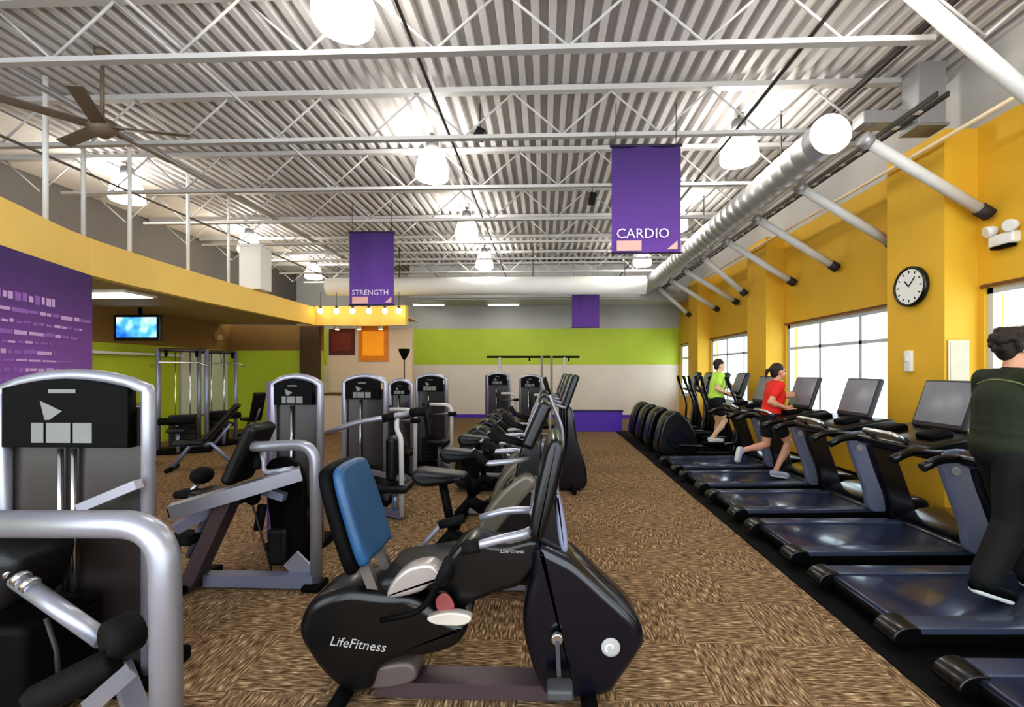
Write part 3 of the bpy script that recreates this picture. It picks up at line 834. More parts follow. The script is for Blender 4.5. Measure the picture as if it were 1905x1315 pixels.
# ------------------------------------------------------------------ treadmills
XT = 2.05
def treadmill():
    t = thing('treadmill', '', 'treadmill')
    MB().prism([(.06,.035),(2.0,.035),(2.02,.15),(1.4,.135),(.06,.115)], -.43, .43, .012).build('deck_frame', BLACKM, t)
    MB().prism([(.1,.118),(1.44,.138),(1.44,.148),(.1,.136),(.07,.128)], -.285, .285, .003).build('belt', BELT, t)
    for s in (-1, 1):
        y0, y1 = sorted((s*.29, s*.43))
        MB().prism([(.05,.10),(1.5,.13),(1.5,.165),(.05,.145),(.02,.12)], y0, y1, .008).build('side_rail', RAILM, t)
        y0, y1 = sorted((s*.27, s*.44))
        MB().prism(catmull([(-.01,.05),(.12,.04),(.14,.1),(.12,.15),(.03,.145),(-.02,.1)], 3), y0, y1, .01).build('rear_cap', BLACK, t)
    MB().tube([(.09,-.27,.1),(.09,.27,.1)], .03, 10).build('rear_roller', RAILM, t)
    MB().prism(catmull([(1.44,.13),(1.5,.21),(1.75,.29),(2.02,.27),(2.08,.15),(2.02,.04),(1.7,.035),(1.5,.1)], 4), -.41, .41, .04).build('motor_cover', NAVY, t)
    for s in (-1, 1):
        y0, y1 = sorted((s*.37, s*.45))
        MB().prism(catmull([(1.42,.16),(1.60,.16),(1.62,.3),(1.47,.75),(1.42,.98),(1.2,.98),(1.22,.8),(1.36,.4)], 4), y0, y1, .015).build('upright', SILVER2 if s < 0 else NAVY, t)
    MB().prism(catmull([(1.1,.93),(1.3,.87),(1.62,.9),(1.72,1.0),(1.66,1.12),(1.45,1.1),(1.2,1.05),(1.08,1.0)], 4), -.44, .44, .03).build('dashboard', BLACK, t)
    for s in (-1, 1):
        MB().tube(fillet([(1.35, s*.41, .98), (.95, s*.41, .97), (.82, s*.41, .9)], .08), .035, 12).build('side_handle', BLACK, t)
        MB().rbox((1.3, s*.24, 1.09), (.2, .18, .06), .025, None, rotY(-.2)).build('cup_holder', BLACKM, t)
    MB().tube(fillet([(1.1,-.2,1.02),(1.0,-.2,1.08),(1.0,.2,1.08),(1.1,.2,1.02)], .06), .025, 10).build('front_grip', CHROME, t)
    th = .32; R = rotY(th); c = Vector((1.60, 0, 1.33))
    sc = MB().rbox(c, (.05, .56, .46), .02, None, R).build('console', pmat('console_frame', (52,50,54), .4), t)
    MB().rbox(c + R @ Vector((-.028,0,.01)), (.008, .5, .39), .003, None, R).build('display', SCREEN, sc)
    MB().rbox(c + R @ Vector((.03,0,-.16)), (.08, .3, .2), .02, None, R).build('console_neck', BLACK, t)
    MB().disc((1.3, -.452, .82), (0,1,0), .035, .012, 16).build('badge', GREYTX, t)
    return t
TY = [0.9, 2.02, 3.15, 4.27, 5.4, 6.52, 7.65]
TL = ['treadmill cut by the bottom right corner, nearest the camera', 'second treadmill from the camera, empty, before the person in black',
      'treadmill under the person in the dark green top', 'empty treadmill just behind the person in dark green',
      'empty treadmill between the two empty neighbours before the red runner', 'treadmill under the runner in the red shirt', 'treadmill between the red runner and the lime shirted person']
t0 = None
for i, y in enumerate(TY):
    if t0 is None: t0 = o = treadmill(); o.location = (XT, y, .0128)
    else: o = dup(t0, (XT, y, .0128))
    o['label'] = TL[i]; o['group'] = 'treadmills along the windows'

m = MB(); m.rbox((3.1, 6.4, .006), (2.3, 12.4, .012), .004)
tag(m.build('shade_mat', pmat('rubber', (12,12,13), .8, 0, .2, 30, spec=.2)), 'long black rubber mat standing in for shade under the treadmills and elliptical trainers', 'mat')  # black sheet also paints the shadow behind and between the decks
XTZ = .012
# ------------------------------------------------------------------ elliptical trainers
def elliptical(silver=True):
    t = thing('elliptical_trainer', '', 'elliptical trainer')
    arm = SILVER if silver else BLACK
    MB().prism(catmull([(-.02,.1),(.0,.45),(.12,.78),(.34,.88),(.58,.66),(.7,.34),(.66,.08),(.3,.03)], 4), -.2, .2, .05).build('drive_housing', BLACK, t)
    for s in (-1, 1):
        MB().disc((.34, s*.215, .38), (0,1,0), .2, .03).build('flywheel_cover', BLACKM if silver else NAVY, t)
        MB().tube([(.34, s*.27, .38+s*.12), (.9, s*.27, .3+s*.05), (1.42, s*.27, .32)], .03, 10).build('pedal_arm', arm, t)
        p = MB().rbox((.95, s*.27, .36+s*.05), (.38, .16, .05), .02).build('pedal', BLACKM, t)
        MB().tube(fillet([(1.42, s*.29, .3), (1.46, s*.29, .85), (1.3, s*.27, 1.25), (1.22, s*.24, 1.5)], .15), .024, 10).build('moving_arm', arm, t)
        MB().tube([(1.27, s*.262, 1.33), (1.215, s*.24, 1.52)], .032, 10).build('grip', FOAM, t)
    MB().prism(catmull([(1.38,.04),(1.75,.04),(1.78,.3),(1.66,.7),(1.6,1.1),(1.5,1.12),(1.5,.7),(1.42,.3)], 4), -.09, .09, .03).build('front_mast', NAVY, t)
    MB().bar((.5, 0, .06), (1.6, 0, .06), .12, .07).build('base_beam', arm, t)
    for x in (.3, 1.6): MB().tube([(x, -.3, .035), (x, .3, .035)], .035, 10).build('stabiliser', BLACKM, t)
    R = rotY(.35)
    sc = MB().rbox((1.56, 0, 1.36), (.09, .42, .5), .03, None, R).build('console', BLACK, t)
    MB().rbox(Vector((1.56,0,1.38)) + R @ Vector((-.05,0,.02)), (.012, .34, .36), .004, None, R).build('display', SCREEN, sc)
    MB().tube(fillet([(1.5,-.2,1.15),(1.32,-.16,1.2),(1.32,.16,1.2),(1.5,.2,1.15)], .06), .022, 8).build('fixed_handle', arm, t)
    return t
e1 = elliptical(False); e1.location = (XT+.1, 8.75, .0128)
e1['label'] = 'black elliptical trainer under the person in the lime shirt'; e1['group'] = 'black elliptical trainers by the right wall'
for y, lab in ((9.65, 'black elliptical trainer just behind the lime shirted person'), (10.5, 'black elliptical trainer by the right wall, second furthest back'), (11.35, 'black elliptical trainer nearest the purple half wall')):
    dup(e1, (XT+.1, y, .0128), 0, lab)
e2 = elliptical(True); XE = -1.2
e2.location = (XE, 6.35, 0); e2['label'] = 'silver armed elliptical trainer just behind the upright bikes in the middle row'; e2['group'] = 'silver elliptical trainers in the middle row'
for y, lab in ((7.3, 'silver armed elliptical trainer in the middle of its row of four'), (8.25, 'silver armed elliptical trainer second furthest back in the middle row'), (9.2, 'silver armed elliptical trainer furthest back in the middle row')):
    dup(e2, (XE, y, 0), 0, lab)

# ------------------------------------------------------------------ upright bikes
def upright_bike():
    t = thing('upright_bike', '', 'exercise bike')
    # x runs forward; the wheel housing is at the front (right in the photo)
    MB().prism(catmull([(.75,.1),(1.02,.08),(1.12,.22),(1.1,.45),(.98,.72),(.86,.86),(.72,.82),(.62,.6),(.5,.46),(.42,.34),(.46,.18),(.6,.1)], 4), -.11, .11, .035).build('wheel_housing', NAVY, t)
    MB().prism(catmull([(1.03,.1),(1.16,.2),(1.15,.48),(1.03,.78),(.93,.88),(1.0,.7),(1.07,.45),(1.07,.2)], 3), -.075, .075, .02).build('silver_trim', SILVER2, t)
    MB().prism(catmull([(.5,.42),(.56,.6),(.7,.78),(.86,.9),(.94,.84),(.84,.7),(.72,.56),(.6,.42)], 4), -.125, .125, .03).build('frame_shell', pmat('greige_shell', (120,114,102), .35, .3), t)
    MB().tube([(.5, 0, .3), (.3, 0, .42), (.2, 0, .3), (.12, 0, .06)], [.07,.06,.05,.05], 12).build('frame', BLACKM, t)
    MB().tube([(.32, 0, .4), (.24, 0, .8)], .032, 10).build('seat_post', BLACKM, t)
    MB().prism(catmull([(.02,.86),(.06,.92),(.2,.91),(.36,.89),(.42,.87),(.36,.83),(.2,.8),(.08,.8)], 4), -.1, .1, .035).build('saddle', VINYL, t)
    for x in (.1, 1.0): MB().tube([(x, -.28, .04), (x, .28, .04)], .04, 10).build('stabiliser', BLACKM, t)
    MB().bar((.1,0,.06), (1.0,0,.06), .09, .06).build('base_beam', SILVER, t)
    for s in (-1, 1):
        c = MB().bar((.62, s*.14, .34), (.62+s*.1, s*.14, .34-s*.13), .02, .04).build('crank', CHROME, t)
        MB().rbox((.62+s*.1, s*.2, .34-s*.13), (.11, .1, .03), .01).build('pedal', BLACKM, c)
    MB().prism(catmull([(.8,.8),(.93,.8),(.98,1.0),(.96,1.15),(.86,1.15),(.8,.95)], 4), -.05, .05, .02).build('mast', BLACK, t)
    for s in (-1, 1):
        MB().tube(fillet([(.88, s*.03, 1.0), (.8, s*.22, 1.02), (.58, s*.24, 1.0), (.5, s*.22, 1.1)], .08), .02, 10).build('handlebar', SILVER, t)
        MB().tube([(.6, s*.24, 1.005), (.505, s*.222, 1.09)], .027, 10).build('grip', FOAM, t)
        MB().tube(fillet([(.86, s*.05, 1.1), (.66, s*.08, 1.16), (.62, s*.08, 1.24)], .05), .018, 8).build('aero_bar', FOAM, t)
    R = rotY(.42)
    sc = MB().rbox((.95, 0, 1.26), (.09, .34, .36), .03, None, R).build('console', BLACK, t)
    MB().rbox(Vector((.95,0,1.27)) + R @ Vector((-.05,0,.01)), (.012, .27, .26), .004, None, R).build('display', SCREEN, sc)
    return t
b0 = None
for y, lab in ((3.4, 'upright exercise bike right behind the large recumbent bike'), (4.3, 'upright exercise bike between two others in the middle row'), (5.2, 'upright exercise bike furthest back, before the elliptical trainers')):
    if b0 is None: b0 = o = upright_bike(); o.location = (-1.0, y, 0)
    else: o = dup(b0, (-1.0, y, 0))
    o['label'] = lab; o['group'] = 'upright bikes in the middle row'

# ------------------------------------------------------------------ recumbent bike (foreground)
YR = 2.32
def pxz(pts, Y=YR-.12):
    return [(lambda q: (q.x, q.z))(P(u, v, Y)) for u, v in pts]
t = thing('recumbent_bike', 'large black recumbent exercise bike with a blue backrest in the foreground', 'exercise bike', (-.38, YR, 0))
def rb(name, px, y0, y1, mat, b=.03, par=t, k=4, Y=YR-.12):
    m = MB(); m.prism(catmull(pxz(px, Y), k), YR+y0, YR+y1, b); return m.build(name, mat, par, True)
rp = rb('rear_pod', [(555,1175),(568,1130),(600,1106),(650,1094),(710,1099),(765,1104),(830,1142),(868,1160),(862,1186),(842,1206),(800,1219),(745,1228),(705,1248),(690,1283),(650,1288),(610,1262),(575,1218)], -.14, .18, BLACK, .05)
fpod = rb('front_pod', [(1002,1012),(1040,1028),(1078,1050),(1132,1100),(1184,1150),(1201,1190),(1190,1218),(1155,1268),(1130,1296),(1070,1303),(1020,1300),(1000,1268),(985,1230),(972,1170),(976,1115),(988,1070),(990,1036)], -.13, .15, NAVY, .05)
q = pxz([(690,1278),(1020,1290)])
MB().bar((q[0][0], YR, .055), (q[1][0]+.1, YR, .055), .14, .075).build('base_beam', STRUT, t, True)
MB().tube([(q[0][0]-.15, YR-.3, .04), (q[0][0]-.15, YR+.3, .04)], .04, 12).build('stabiliser', BLACKM, t, True)
MB().tube([(.22, YR-.3, .04), (.22, YR+.3, .04)], .04, 12).build('stabiliser', BLACKM, t, True)
rb('rear_foot_cover', [(655,1262),(700,1246),(760,1240),(770,1272),(720,1288),(665,1286)], -.1, .14, pmat('taupe_cover', (92,82,80), .4), .02)
rb('frame_shroud', [(800,1080),(828,1046),(866,1010),(930,1020),(996,1008),(1012,1040),(990,1075),(965,1100),(925,1112),(885,1128),(850,1142),(825,1112)], -.08, .12, BLACK, .03)
rb('seat_side_sheen', [(728,1094),(742,1064),(770,1042),(806,1036),(824,1048),(836,1064),(808,1074),(790,1088),(745,1099)], -.2, -.1, pmat('painted_seat_sheen', (176,168,164), .32, .4), .02)  # pale piece painting the light's sheen on the near side of the seat
rb('seat_lever', [(800,1138),(835,1128),(872,1132),(880,1142),(862,1152),(815,1150)], -.18, -.13, pmat('lever_white', (206,200,188), .4, .2), .008)
rb('seat_adjuster', [(812,1112),(828,1098),(842,1110),(846,1128),(820,1134)], -.15, -.13, pmat('lever_red', (140,70,72), .5), .008)
# seat rail and cushion
MB().bar((-1.0, YR+.02, .50), (-.42, YR+.02, .58), .1, .06).build('seat_rail', BLACKM, t, True)
m = MB(); m.rbox((-.625, YR+.03, .635), (.36, .40, .1), .045, .04, rotY(-.16)); m.build('seat_cushion', VINYL, t, True)
# backrest
bt = Vector((-1.035, YR, 1.185)); bb = Vector((-.885, YR, .70)); ax = (bt-bb).normalized(); ang = math.atan2(ax.x, ax.z)
R = rotY(ang); c = (bt+bb)/2
poly = catmull([(-.2,-.24),(-.12,-.262),(.12,-.262),(.2,-.24),(.21,0),(.19,.2),(.12,.26),(-.12,.26),(-.19,.2),(-.21,0)], 3)
Rz = R @ rotZ(PI/2)
m = MB(); m.prism(poly, -.0, .065, .025, Rz, c); sh = m.build('backrest_shell', BLACKM, t, True)
poly2 = [(a*.92, b*.94) for a, b in poly]
m = MB(); m.prism(poly2, -.055, .005, .028, Rz, c); m.build('backrest_pad', BLUEV, t, True)
for s in (-.09, .11): MB().bar(bb+Vector((-.05,s,.1)), (-.83, YR+s, .54), .035, .05).build('backrest_bracket', pmat('bracket', (120,112,108), .4, .4), t, True)
# seat side handles
for s, nm in ((-1, 'side_handle'), (1, 'side_handle')):
    y = YR + s*.28
    pts = fillet([(-.74, y, .52), (-.55, y, .56), (-.47, y, .70), (-.43, y, .79)] if s < 0 else [(-.86, y, .52), (-.72, y, .62), (-.58, y, .78), (-.47, y, .8)], .08)
    MB().tube(pts, .014, 10).build(nm, BLACKM if s < 0 else SILVER, t, True)
    MB().tube([(-.47, y, .70), (-.425, y, .80)] if s < 0 else [(-.60, y, .765), (-.46, y, .803)], .026, 10).build('side_grip', FOAM, t, True)
# front handle bar in silver, pointing back at the rider
qa = P(872, 1012, YR-.15); qb = P(985, 990, YR-.15)
MB().tube(fillet([(qa.x, YR-.2, qa.z), ((qa.x+qb.x)/2, YR-.2, (qa.z+qb.z)/2+.012), (qb.x, YR-.16, qb.z), (qb.x+.08, YR-.02, qb.z+.03)], .06), .021, 12).build('handlebar', SILVER, t, True)
MB().tube(fillet([(qa.x, YR+.24, qa.z), ((qa.x+qb.x)/2, YR+.24, (qa.z+qb.z)/2+.012), (qb.x, YR+.2, qb.z), (qb.x+.08, YR+.02, qb.z+.03)], .06), .021, 12).build('handlebar', SILVER, t, True)
MB().tube([(qa.x-.02, YR-.2, qa.z-.004), (qa.x+.06, YR-.2, qa.z+.01)], .03, 12).build('handlebar_grip', FOAM, t, True)
# mast and console leaning away from the rider
rb('console_mast', [(995,1030),(1020,1030),(1052,1040),(1040,960),(1030,905),(1005,905),(990,960)], -.06, .06, NAVY, .02)
rb('mast_trim', [(1035,925),(1044,935),(1055,990),(1058,1030),(1046,1034),(1036,985)], -.075, .05, SILVER2, .012)
sc = rb('console', [(986,985),(1005,1000),(1022,960),(1040,890),(1050,835),(1038,812),(1020,822),(1004,880),(992,935)], -.2, .22, BLACK, .03)
R = rotY(math.atan2(.17,.52)); 
MB().rbox(P(1006, 890, YR) + Vector((.0, .01, -.0)), (.02, .32, .3), .006, None, R).build('display', SCREEN, sc, True)
# cranks and pedals
cr = P(1036, 1180, YR-.13)
for s in (-1, 1):
    y = YR + (-.165 if s < 0 else .19)
    e = Vector((cr.x + (.01 if s < 0 else -.01), y, cr.z - s*-.0 + (-.19 if s < 0 else .19)))
    k = MB().bar((cr.x, y, cr.z), e, .02, .036).build('crank', pmat('crank_grey', (96,96,100), .35, .5), t, True)
    MB().rbox(e + Vector((0, (-.07 if s < 0 else .07), 0)), (.12, .1, .05), .015).build('pedal', pmat('pedal_grey', (74,76,78), .5), k, True)
    MB().disc((cr.x, y-.0, cr.z), (0,1,0), .028, .03, 18).build('crank_hub', CHROME, t, True)
# badge and lettering
bd = P(1136, 1203, YR-.13)
m = MB(); m.lathe([(.030,-.003),(.044,-.003),(.046,.0),(.044,.004),(.030,.004)], (bd.x, YR-.135, bd.z), rotX(PI/2), 28)
bg_ = m.build('badge', GREYTX, t, True)
m = MB(); pts = []
for k in range(14):
    a = -.6 + k*.36; r = .008+.0022*k; pts.append((bd.x + r*math.cos(a)*.75, YR-.14, bd.z + r*math.sin(a)*.75))
m.tube(pts, .005, 6); m.build('badge_emblem', WHITE, bg_, True)
lt = P(612, 1200, YR-.142)
text_mb('LifeFitness', .066, (lt.x, YR-.1425, lt.z), (1,0,-.1), (.1,0,1), .003, .25).build('lettering', GREYTX, t, True)
lt = P(930, 1029, YR-.085)
text_mb('LifeFitness', .028, (lt.x, YR-.0825, lt.z), (1,0,0), (0,0,1), .003, .25).build('lettering', GREYTX, t, True)

# ------------------------------------------------------------------ strength machines (left row)
def tower(t, x0, x1, Y, h, dep=.28, rods=2, purple=False):
    """weight tower in world coordinates: silver arch, black headed shroud, stack"""
    w_ = x1-x0; xc = (x0+x1)/2; r = .032
    rise = .05*w_/.7
    arch = [(x0+r, Y, .03), (x0+r, Y, h-.13)]
    for k in range(9):
        a = k/8; arch.append((x0+r+(w_-2*r)*a, Y, h-r-.075+ .075*math.sin(PI*a)**.7))
    arch += [(x1-r, Y, h-.13), (x1-r, Y, .03)]
    MB().tube(arch, r, 12).build('tower_frame', SILVER, t, True)
    MB().rbox((xc, Y+.04, h*.46), (w_-2*r, .035, h*.84), .02).build('shroud', SHROUD, t, True)
    hh = .21*w_/.62
    poly = [(x0+1.8*r, h-.12-hh), (x1-1.9*r-.06*w_, h-.12-hh)]
    for k in range(9):
        a = 1-k/8; poly.append((x0+1.8*r+(w_-3.7*r-.06*w_)*a, h-.1+.05*math.sin(PI*a)))
    pl = MB().prism(poly, Y-.035, Y+.02, .006).build('placard', BLACKM, t, True)
    cx = xc-.02*w_; cz = h-.12-hh
    m = MB()
    for dx, ww in ((-.105, .055), (-.01, .11), (.1, .085)): m.box((cx+dx*w_/.72-.03*w_, Y-.038, cz+hh*.27), (ww*w_/.72, .004, hh*.36))
    m.prism([(cx-.16*w_, cz+hh*.85), (cx-.02*w_, cz+hh*.66), (cx-.1*w_, cz+hh*.5), (cx-.13*w_, cz+hh*.5)], Y-.04, Y-.036, .001)
    m.box((cx-.02*w_, Y-.038, cz+hh*1.02), (.17*w_, .004, hh*.07))
    m.build('instruction_print', pmat('placard_grey', (128,128,124), .6), pl, True)
    for k in range(rods): MB().tube([(xc-.1*w_+k*.06*w_/.7, Y-.0, .25), (xc-.1*w_+k*.06*w_/.7, Y-.0, h-.13-hh)], .013, 8).build('guide_rod', CHROME, t, True)
    m = MB()
    for k in range(10): m.rbox((xc-.05*w_, Y-.06, .12+k*.04), (w_*.42, .12, .034), .006)
    m.build('weight_stack', PLATE, t, True)
    MB().rbox((xc, Y+.08, .04), (w_, .36, .08), .02).build('tower_base', BLACKM, t, True)
    if purple: MB().box((x0-.01, Y+.16, h*.5), (.05, .3, h*.9)).build('purple_side', pmat('purple_shroud', (74, 44, 120), .35), t, True)

# machine one, nearest
t = thing('leg_extension_machine', 'large silver and black strength machine cut by the left edge, nearest the camera', 'exercise machine', (-2.1, 2.2, 0), 0, 'strength machines in the left row')
a = P(-3, 690, 2.3); b = P(287, 690, 2.3)
tower(t, a.x, b.x, 2.3, 1.66)
ya = 1.62
e1_ = P(-70, 975, ya); e2_ = P(306, 975, ya)
MB().tube(fillet([(e1_.x-.1, ya, e1_.z), (e2_.x, ya, e2_.z), (e2_.x+.012, ya, .05)], .17, 8), .05, 16, squash=1.0).build('arch_frame', SILVER, t, True)
MB().rbox((e2_.x+.01, ya, .03), (.16, .2, .06), .02).build('arch_foot', BLACKM, t, True)
MB().bar((e2_.x-.03, ya+.03, .09), (-2.2, 2.3, .09), .08, .08).build('base_beam', SILVER, t, True)
qa = P(28, 1075, 1.95); qb = P(192, 1190, 1.88)
MB().tube([qa, qb], .036, 14).build('lever_arm', SILVER, t, True)
dv = (qb-qa).normalized()
m = MB()
for k in (.0, .055, .11): m.disc(qa+dv*k+Vector((0,-.01,.03)), dv, .036, .03, 14)
m.build('adjuster_knuckle', CHROME, t, True)
q = P(228, 1185, 1.8); 
MB().tube([q+Vector((-.03,-.05,0)), q+Vector((-.02,-.035,0)), q+Vector((.0,.05,0)), q+Vector((.005,.065,0))], [.06,.082,.082,.06], 18).build('roller_pad', FOAM, t, True)
q = P(125, 1280, 1.7)
MB().tube([q+Vector((-.08,-.06,-.03)), q+Vector((-.07,-.05,-.02)), q+Vector((.13,.05,.07)), q+Vector((.14,.055,.075))], [.05,.062,.062,.05], 16).build('roller_pad', FOAM, t, True)
MB().bar(P(160, 1320, 1.6), P(245, 1245, 1.7), .05, .045).build('pad_bracket', SILVER, t, True)
MB().bar(P(60, 1330, 1.7), P(215, 1228, 1.8), .04, .03).build('pad_bracket', CHROME, t, True)
MB().bar(P(150, 945, 2.2), P(258, 900, 2.2), .045, .045).build('tie_bar', SILVER, t, True)
c = P(20, 1040, 2.05)
MB().rbox(c + Vector((0,0,-.02)), (.34, .3, .3), .07, .06, rotY(.3)).build('backrest', VINYL, t, True)
c = P(30, 1200, 2.05)
MB().rbox(c + Vector((-.02,0,-.08)), (.46, .3, .5), .05, .04).build('seat_housing', BLACKM, t, True)
MB().tube([P(85,1150,1.9), P(105,1210,1.9), P(110,1280,1.9)], .009, 8).build('cable', DARKROD, t, True)

# machine two
Y2 = 3.4
t = thing('leg_curl_machine', 'silver and black strength machine with a slanting arm, left of the recumbent bike', 'exercise machine', (-2.1, 3.6, 0), 0, 'strength machines in the left row')
a = P(502, 700, 4.15); b = P(602, 700, 4.15)
tower(t, a.x, b.x, 4.15, 1.63, rods=1, purple=True)
q0, q1 = P(462, 826, Y2+.15), P(586, 826, Y2)
MB().tube(fillet([(q0.x, Y2+.3, q0.z), (q0.x+.1, Y2, q0.z), (q1.x, Y2, q1.z), (q1.x+.01, Y2, .05)], .16, 8), .042, 16).build('arch_frame', SILVER, t, True)
MB().rbox((q1.x, Y2, .025), (.14, .18, .05), .02).build('arch_foot', BLACKM, t, True)
MB().bar(P(318, 952, 3.15), P(560, 880, 3.55), .11, .1).build('lever_arm', SILVER, t, True)
p_ = P(318, 952, 3.15); d_ = (p_-P(560,880,3.55)).normalized()
MB().bar(p_+d_*.0, p_+d_*.012, .07, .06).build('arm_end_cap', BLACKM, t, True)
MB().bar(P(325, 985, 3.25), P(392, 948, 3.4), .08, .07).build('lower_arm', SILVER2, t, True)
MB().bar(P(348, 1100, 3.35), P(432, 918, 3.35), .1, .13, (0,1,0)).build('strut', STRUT, t, True)
q = P(385, 1083, 3.4); MB().bar((q.x, 3.4, .06), (q1.x, 3.4, .06), .09, .09).build('base_beam', SILVER2, t, True)
MB().rbox((q.x-.12, 3.42, .03), (.12, .5, .06), .02).build('rear_foot', BLACKM, t, True)
bt = P(487, 798, 3.55); bb = P(440, 885, 3.5); ax = (bt-bb).normalized()
MB().rbox((bt+bb)/2, (.1, .3, (bt-bb).length+.1), .04, None, rotY(math.atan2(ax.x, ax.z))).build('backrest', VINYL, t, True)
MB().rbox(P(408, 925, 3.45), (.32, .3, .09), .035, None, rotY(.2)).build('seat', VINYL, t, True)
MB().ellip(P(376, 884, 3.6), (.075,.1,.07)).build('roller_pad', FOAM, t, True)
MB().tube([P(376, 890, 3.6), P(352, 918, 3.5)], .02, 8).build('pad_stem', CHROME, t, True)
MB().rbox(P(350, 918, 3.5), (.16,.14,.06), .025).build('foot_pad', FOAM, t, True)
MB().prism(catmull(pxz([(492,870),(530,850),(562,880),(566,950),(560,1040),(535,1060),(510,1030),(500,960)], 3.6), 3), 3.6, 3.66, .015).build('cam_plate', BLACKM, t, True)
MB().prism(catmull(pxz([(540,970),(575,960),(578,1060),(548,1078)], 3.75), 3), 3.7, 3.95, .02).build('stack_cover', BLACKM, t, True)
MB().tube(fillet([P(488, 830, 3.5), P(490, 880, 3.5), P(545, 872, 3.5)], .05), .022, 10).build('handle', SILVER, t, True)
MB().bar(P(470, 905, 3.5), P(530, 925, 3.5), .06, .06).build('pivot_arm', SILVER2, t, True)
MB().bar(P(545, 1068, 3.45), P(570, 1042, 3.45), .2, .02, (0,1,0)).build('foot_plate', SILVER, t, True)
MB().disc(P(470, 925, 3.42), (0,1,0), .06, .03, 20).build('pulley', BLACKM, t, True)
MB().tube([P(470, 940, 3.42), P(505, 1060, 3.5)], .007, 6).build('cable', DARKROD, t, True)
MB().tube(fillet([P(400, 935, 3.4), P(372, 985, 3.4), P(352, 1035, 3.4)], .05), .03, 10).build('seat_frame', SILVER2, t, True)
MB().rbox(P(520, 1015, 3.62), (.16, .1, .3), .03).build('counterweight', PLATE, t, True)
MB().tube([P(478, 842, 3.5), P(478, 872, 3.45)], .026, 10).build('hand_grip', FOAM, t, True)
MB().tube([P(330, 1000, 3.3), P(330, 1085, 3.3)], .022, 10).build('rear_upright', SILVER, t, True)
MB().rbox(P(345, 1000, 3.36), (.22, .2, .07), .025).build('calf_pad', FOAM, t, True)
MB().tube([P(488,940,3.5), P(480,985,3.5)], .035, 10).build('roller_stub', FOAM, t, True)

# machine three with its long press arm
t = thing('chest_press_machine', 'silver strength machine with a long raised press arm, third in the left row', 'exercise machine', (-1.9, 5.2, 0), 0, 'strength machines in the left row')
a = P(636, 700, 5.5); b = P(722, 700, 5.5)
tower(t, a.x, b.x, 5.5, 1.62, rods=1)
MB().tube(fillet([P(606, 806, 4.8), P(660, 786, 4.9), P(770, 768, 5.0)], .3), .03, 12).build('press_arm', SILVER, t, True)
MB().tube([P(712, 779, 4.95), P(734, 774, 4.97)], .045, 12).build('arm_pivot', FOAM, t, True)
MB().tube([P(764, 768.5, 5.0), P(792, 764, 5.0)], .05, 12).build('grip', FOAM, t, True)
MB().tube(fillet([P(738, 776, 5.0), P(738, 800, 5.0), P(746, 815, 5.0), Vector((P(748, 900, 5.0).x, 5.0, .04))], .1), .028, 12).build('front_post', WHITEB, t, True)
x_ = P(748, 900, 5.0).x
MB().bar((x_, 5.0, .05), (a.x+.1, 5.45, .05), .07, .07).build('base_beam', SILVER2, t, True)
MB().bar((x_+.02, 5.0, .45), (a.x+.1, 5.4, .5), .05, .05).build('cross_bar', SILVER, t, True)
MB().rbox(P(735, 850, 5.15), (.12, .36, .5), .05).build('backrest', VINYL, t, True)
MB().rbox(P(735, 905, 5.1), (.36, .34, .09), .035).build('seat', VINYL, t, True)
MB().tube([P(735, 915, 5.1), Vector((P(735,915,5.1).x, 5.1, .06))], .035, 10).build('seat_post', SILVER2, t, True)

def small_machine(name, label, u0, u1, v, Y, purple=False):
    a = P(u0, v, Y); b = P(u1, v, Y)
    t = thing(name, label, 'exercise machine', ((a.x+b.x)/2, Y, 0), 0, 'strength machines in the left row')
    tower(t, a.x, b.x, Y, a.z, rods=1, purple=purple)
    x = b.x
    MB().tube(fillet([(x-.2, Y-.5, 1.1), (x+.16, Y-.5, 1.1), (x+.16, Y-.5, .04)], .14), .03, 10).build('arch_frame', WHITEB, t, True)
    MB().bar((x+.14, Y-.5, .06), (x-.2, Y, .06), .07, .07).build('base_beam', SILVER2, t, True)
    MB().rbox((x-.06, Y-.4, .48), (.34, .34, .09), .035).build('seat', VINYL, t, True)
    MB().tube([(x-.06, Y-.4, .44), (x-.06, Y-.4, .05)], .035, 10).build('seat_post', SILVER2, t, True)
    MB().rbox((x-.24, Y-.4, .85), (.1, .3, .6), .04, None, rotY(-.15)).build('backrest', VINYL, t, True)
    MB().tube([(x-.2, Y-.2, .9), (x+.1, Y-.52, .95), (x+.22, Y-.56, .95)], .024, 10).build('press_arm', SILVER, t, True)
    MB().tube([(x+.12, Y-.53, .95), (x+.24, Y-.565, .95)], .035, 10).build('grip', FOAM, t, True)
small_machine('shoulder_press_machine', 'silver strength machine directly behind the raised press arm', 722, 770, 703, 6.9)
small_machine('row_machine', 'silver strength machine with a bright right post, left of the bikes', 772, 834, 694, 7.9)
small_machine('pulldown_machine', 'small far strength machine with purple side, left of the black crossover bar', 905, 950, 692, 11.6, True)
small_machine('biceps_machine', 'small far strength machine under the black crossover bar', 965, 1010, 696, 10.9)

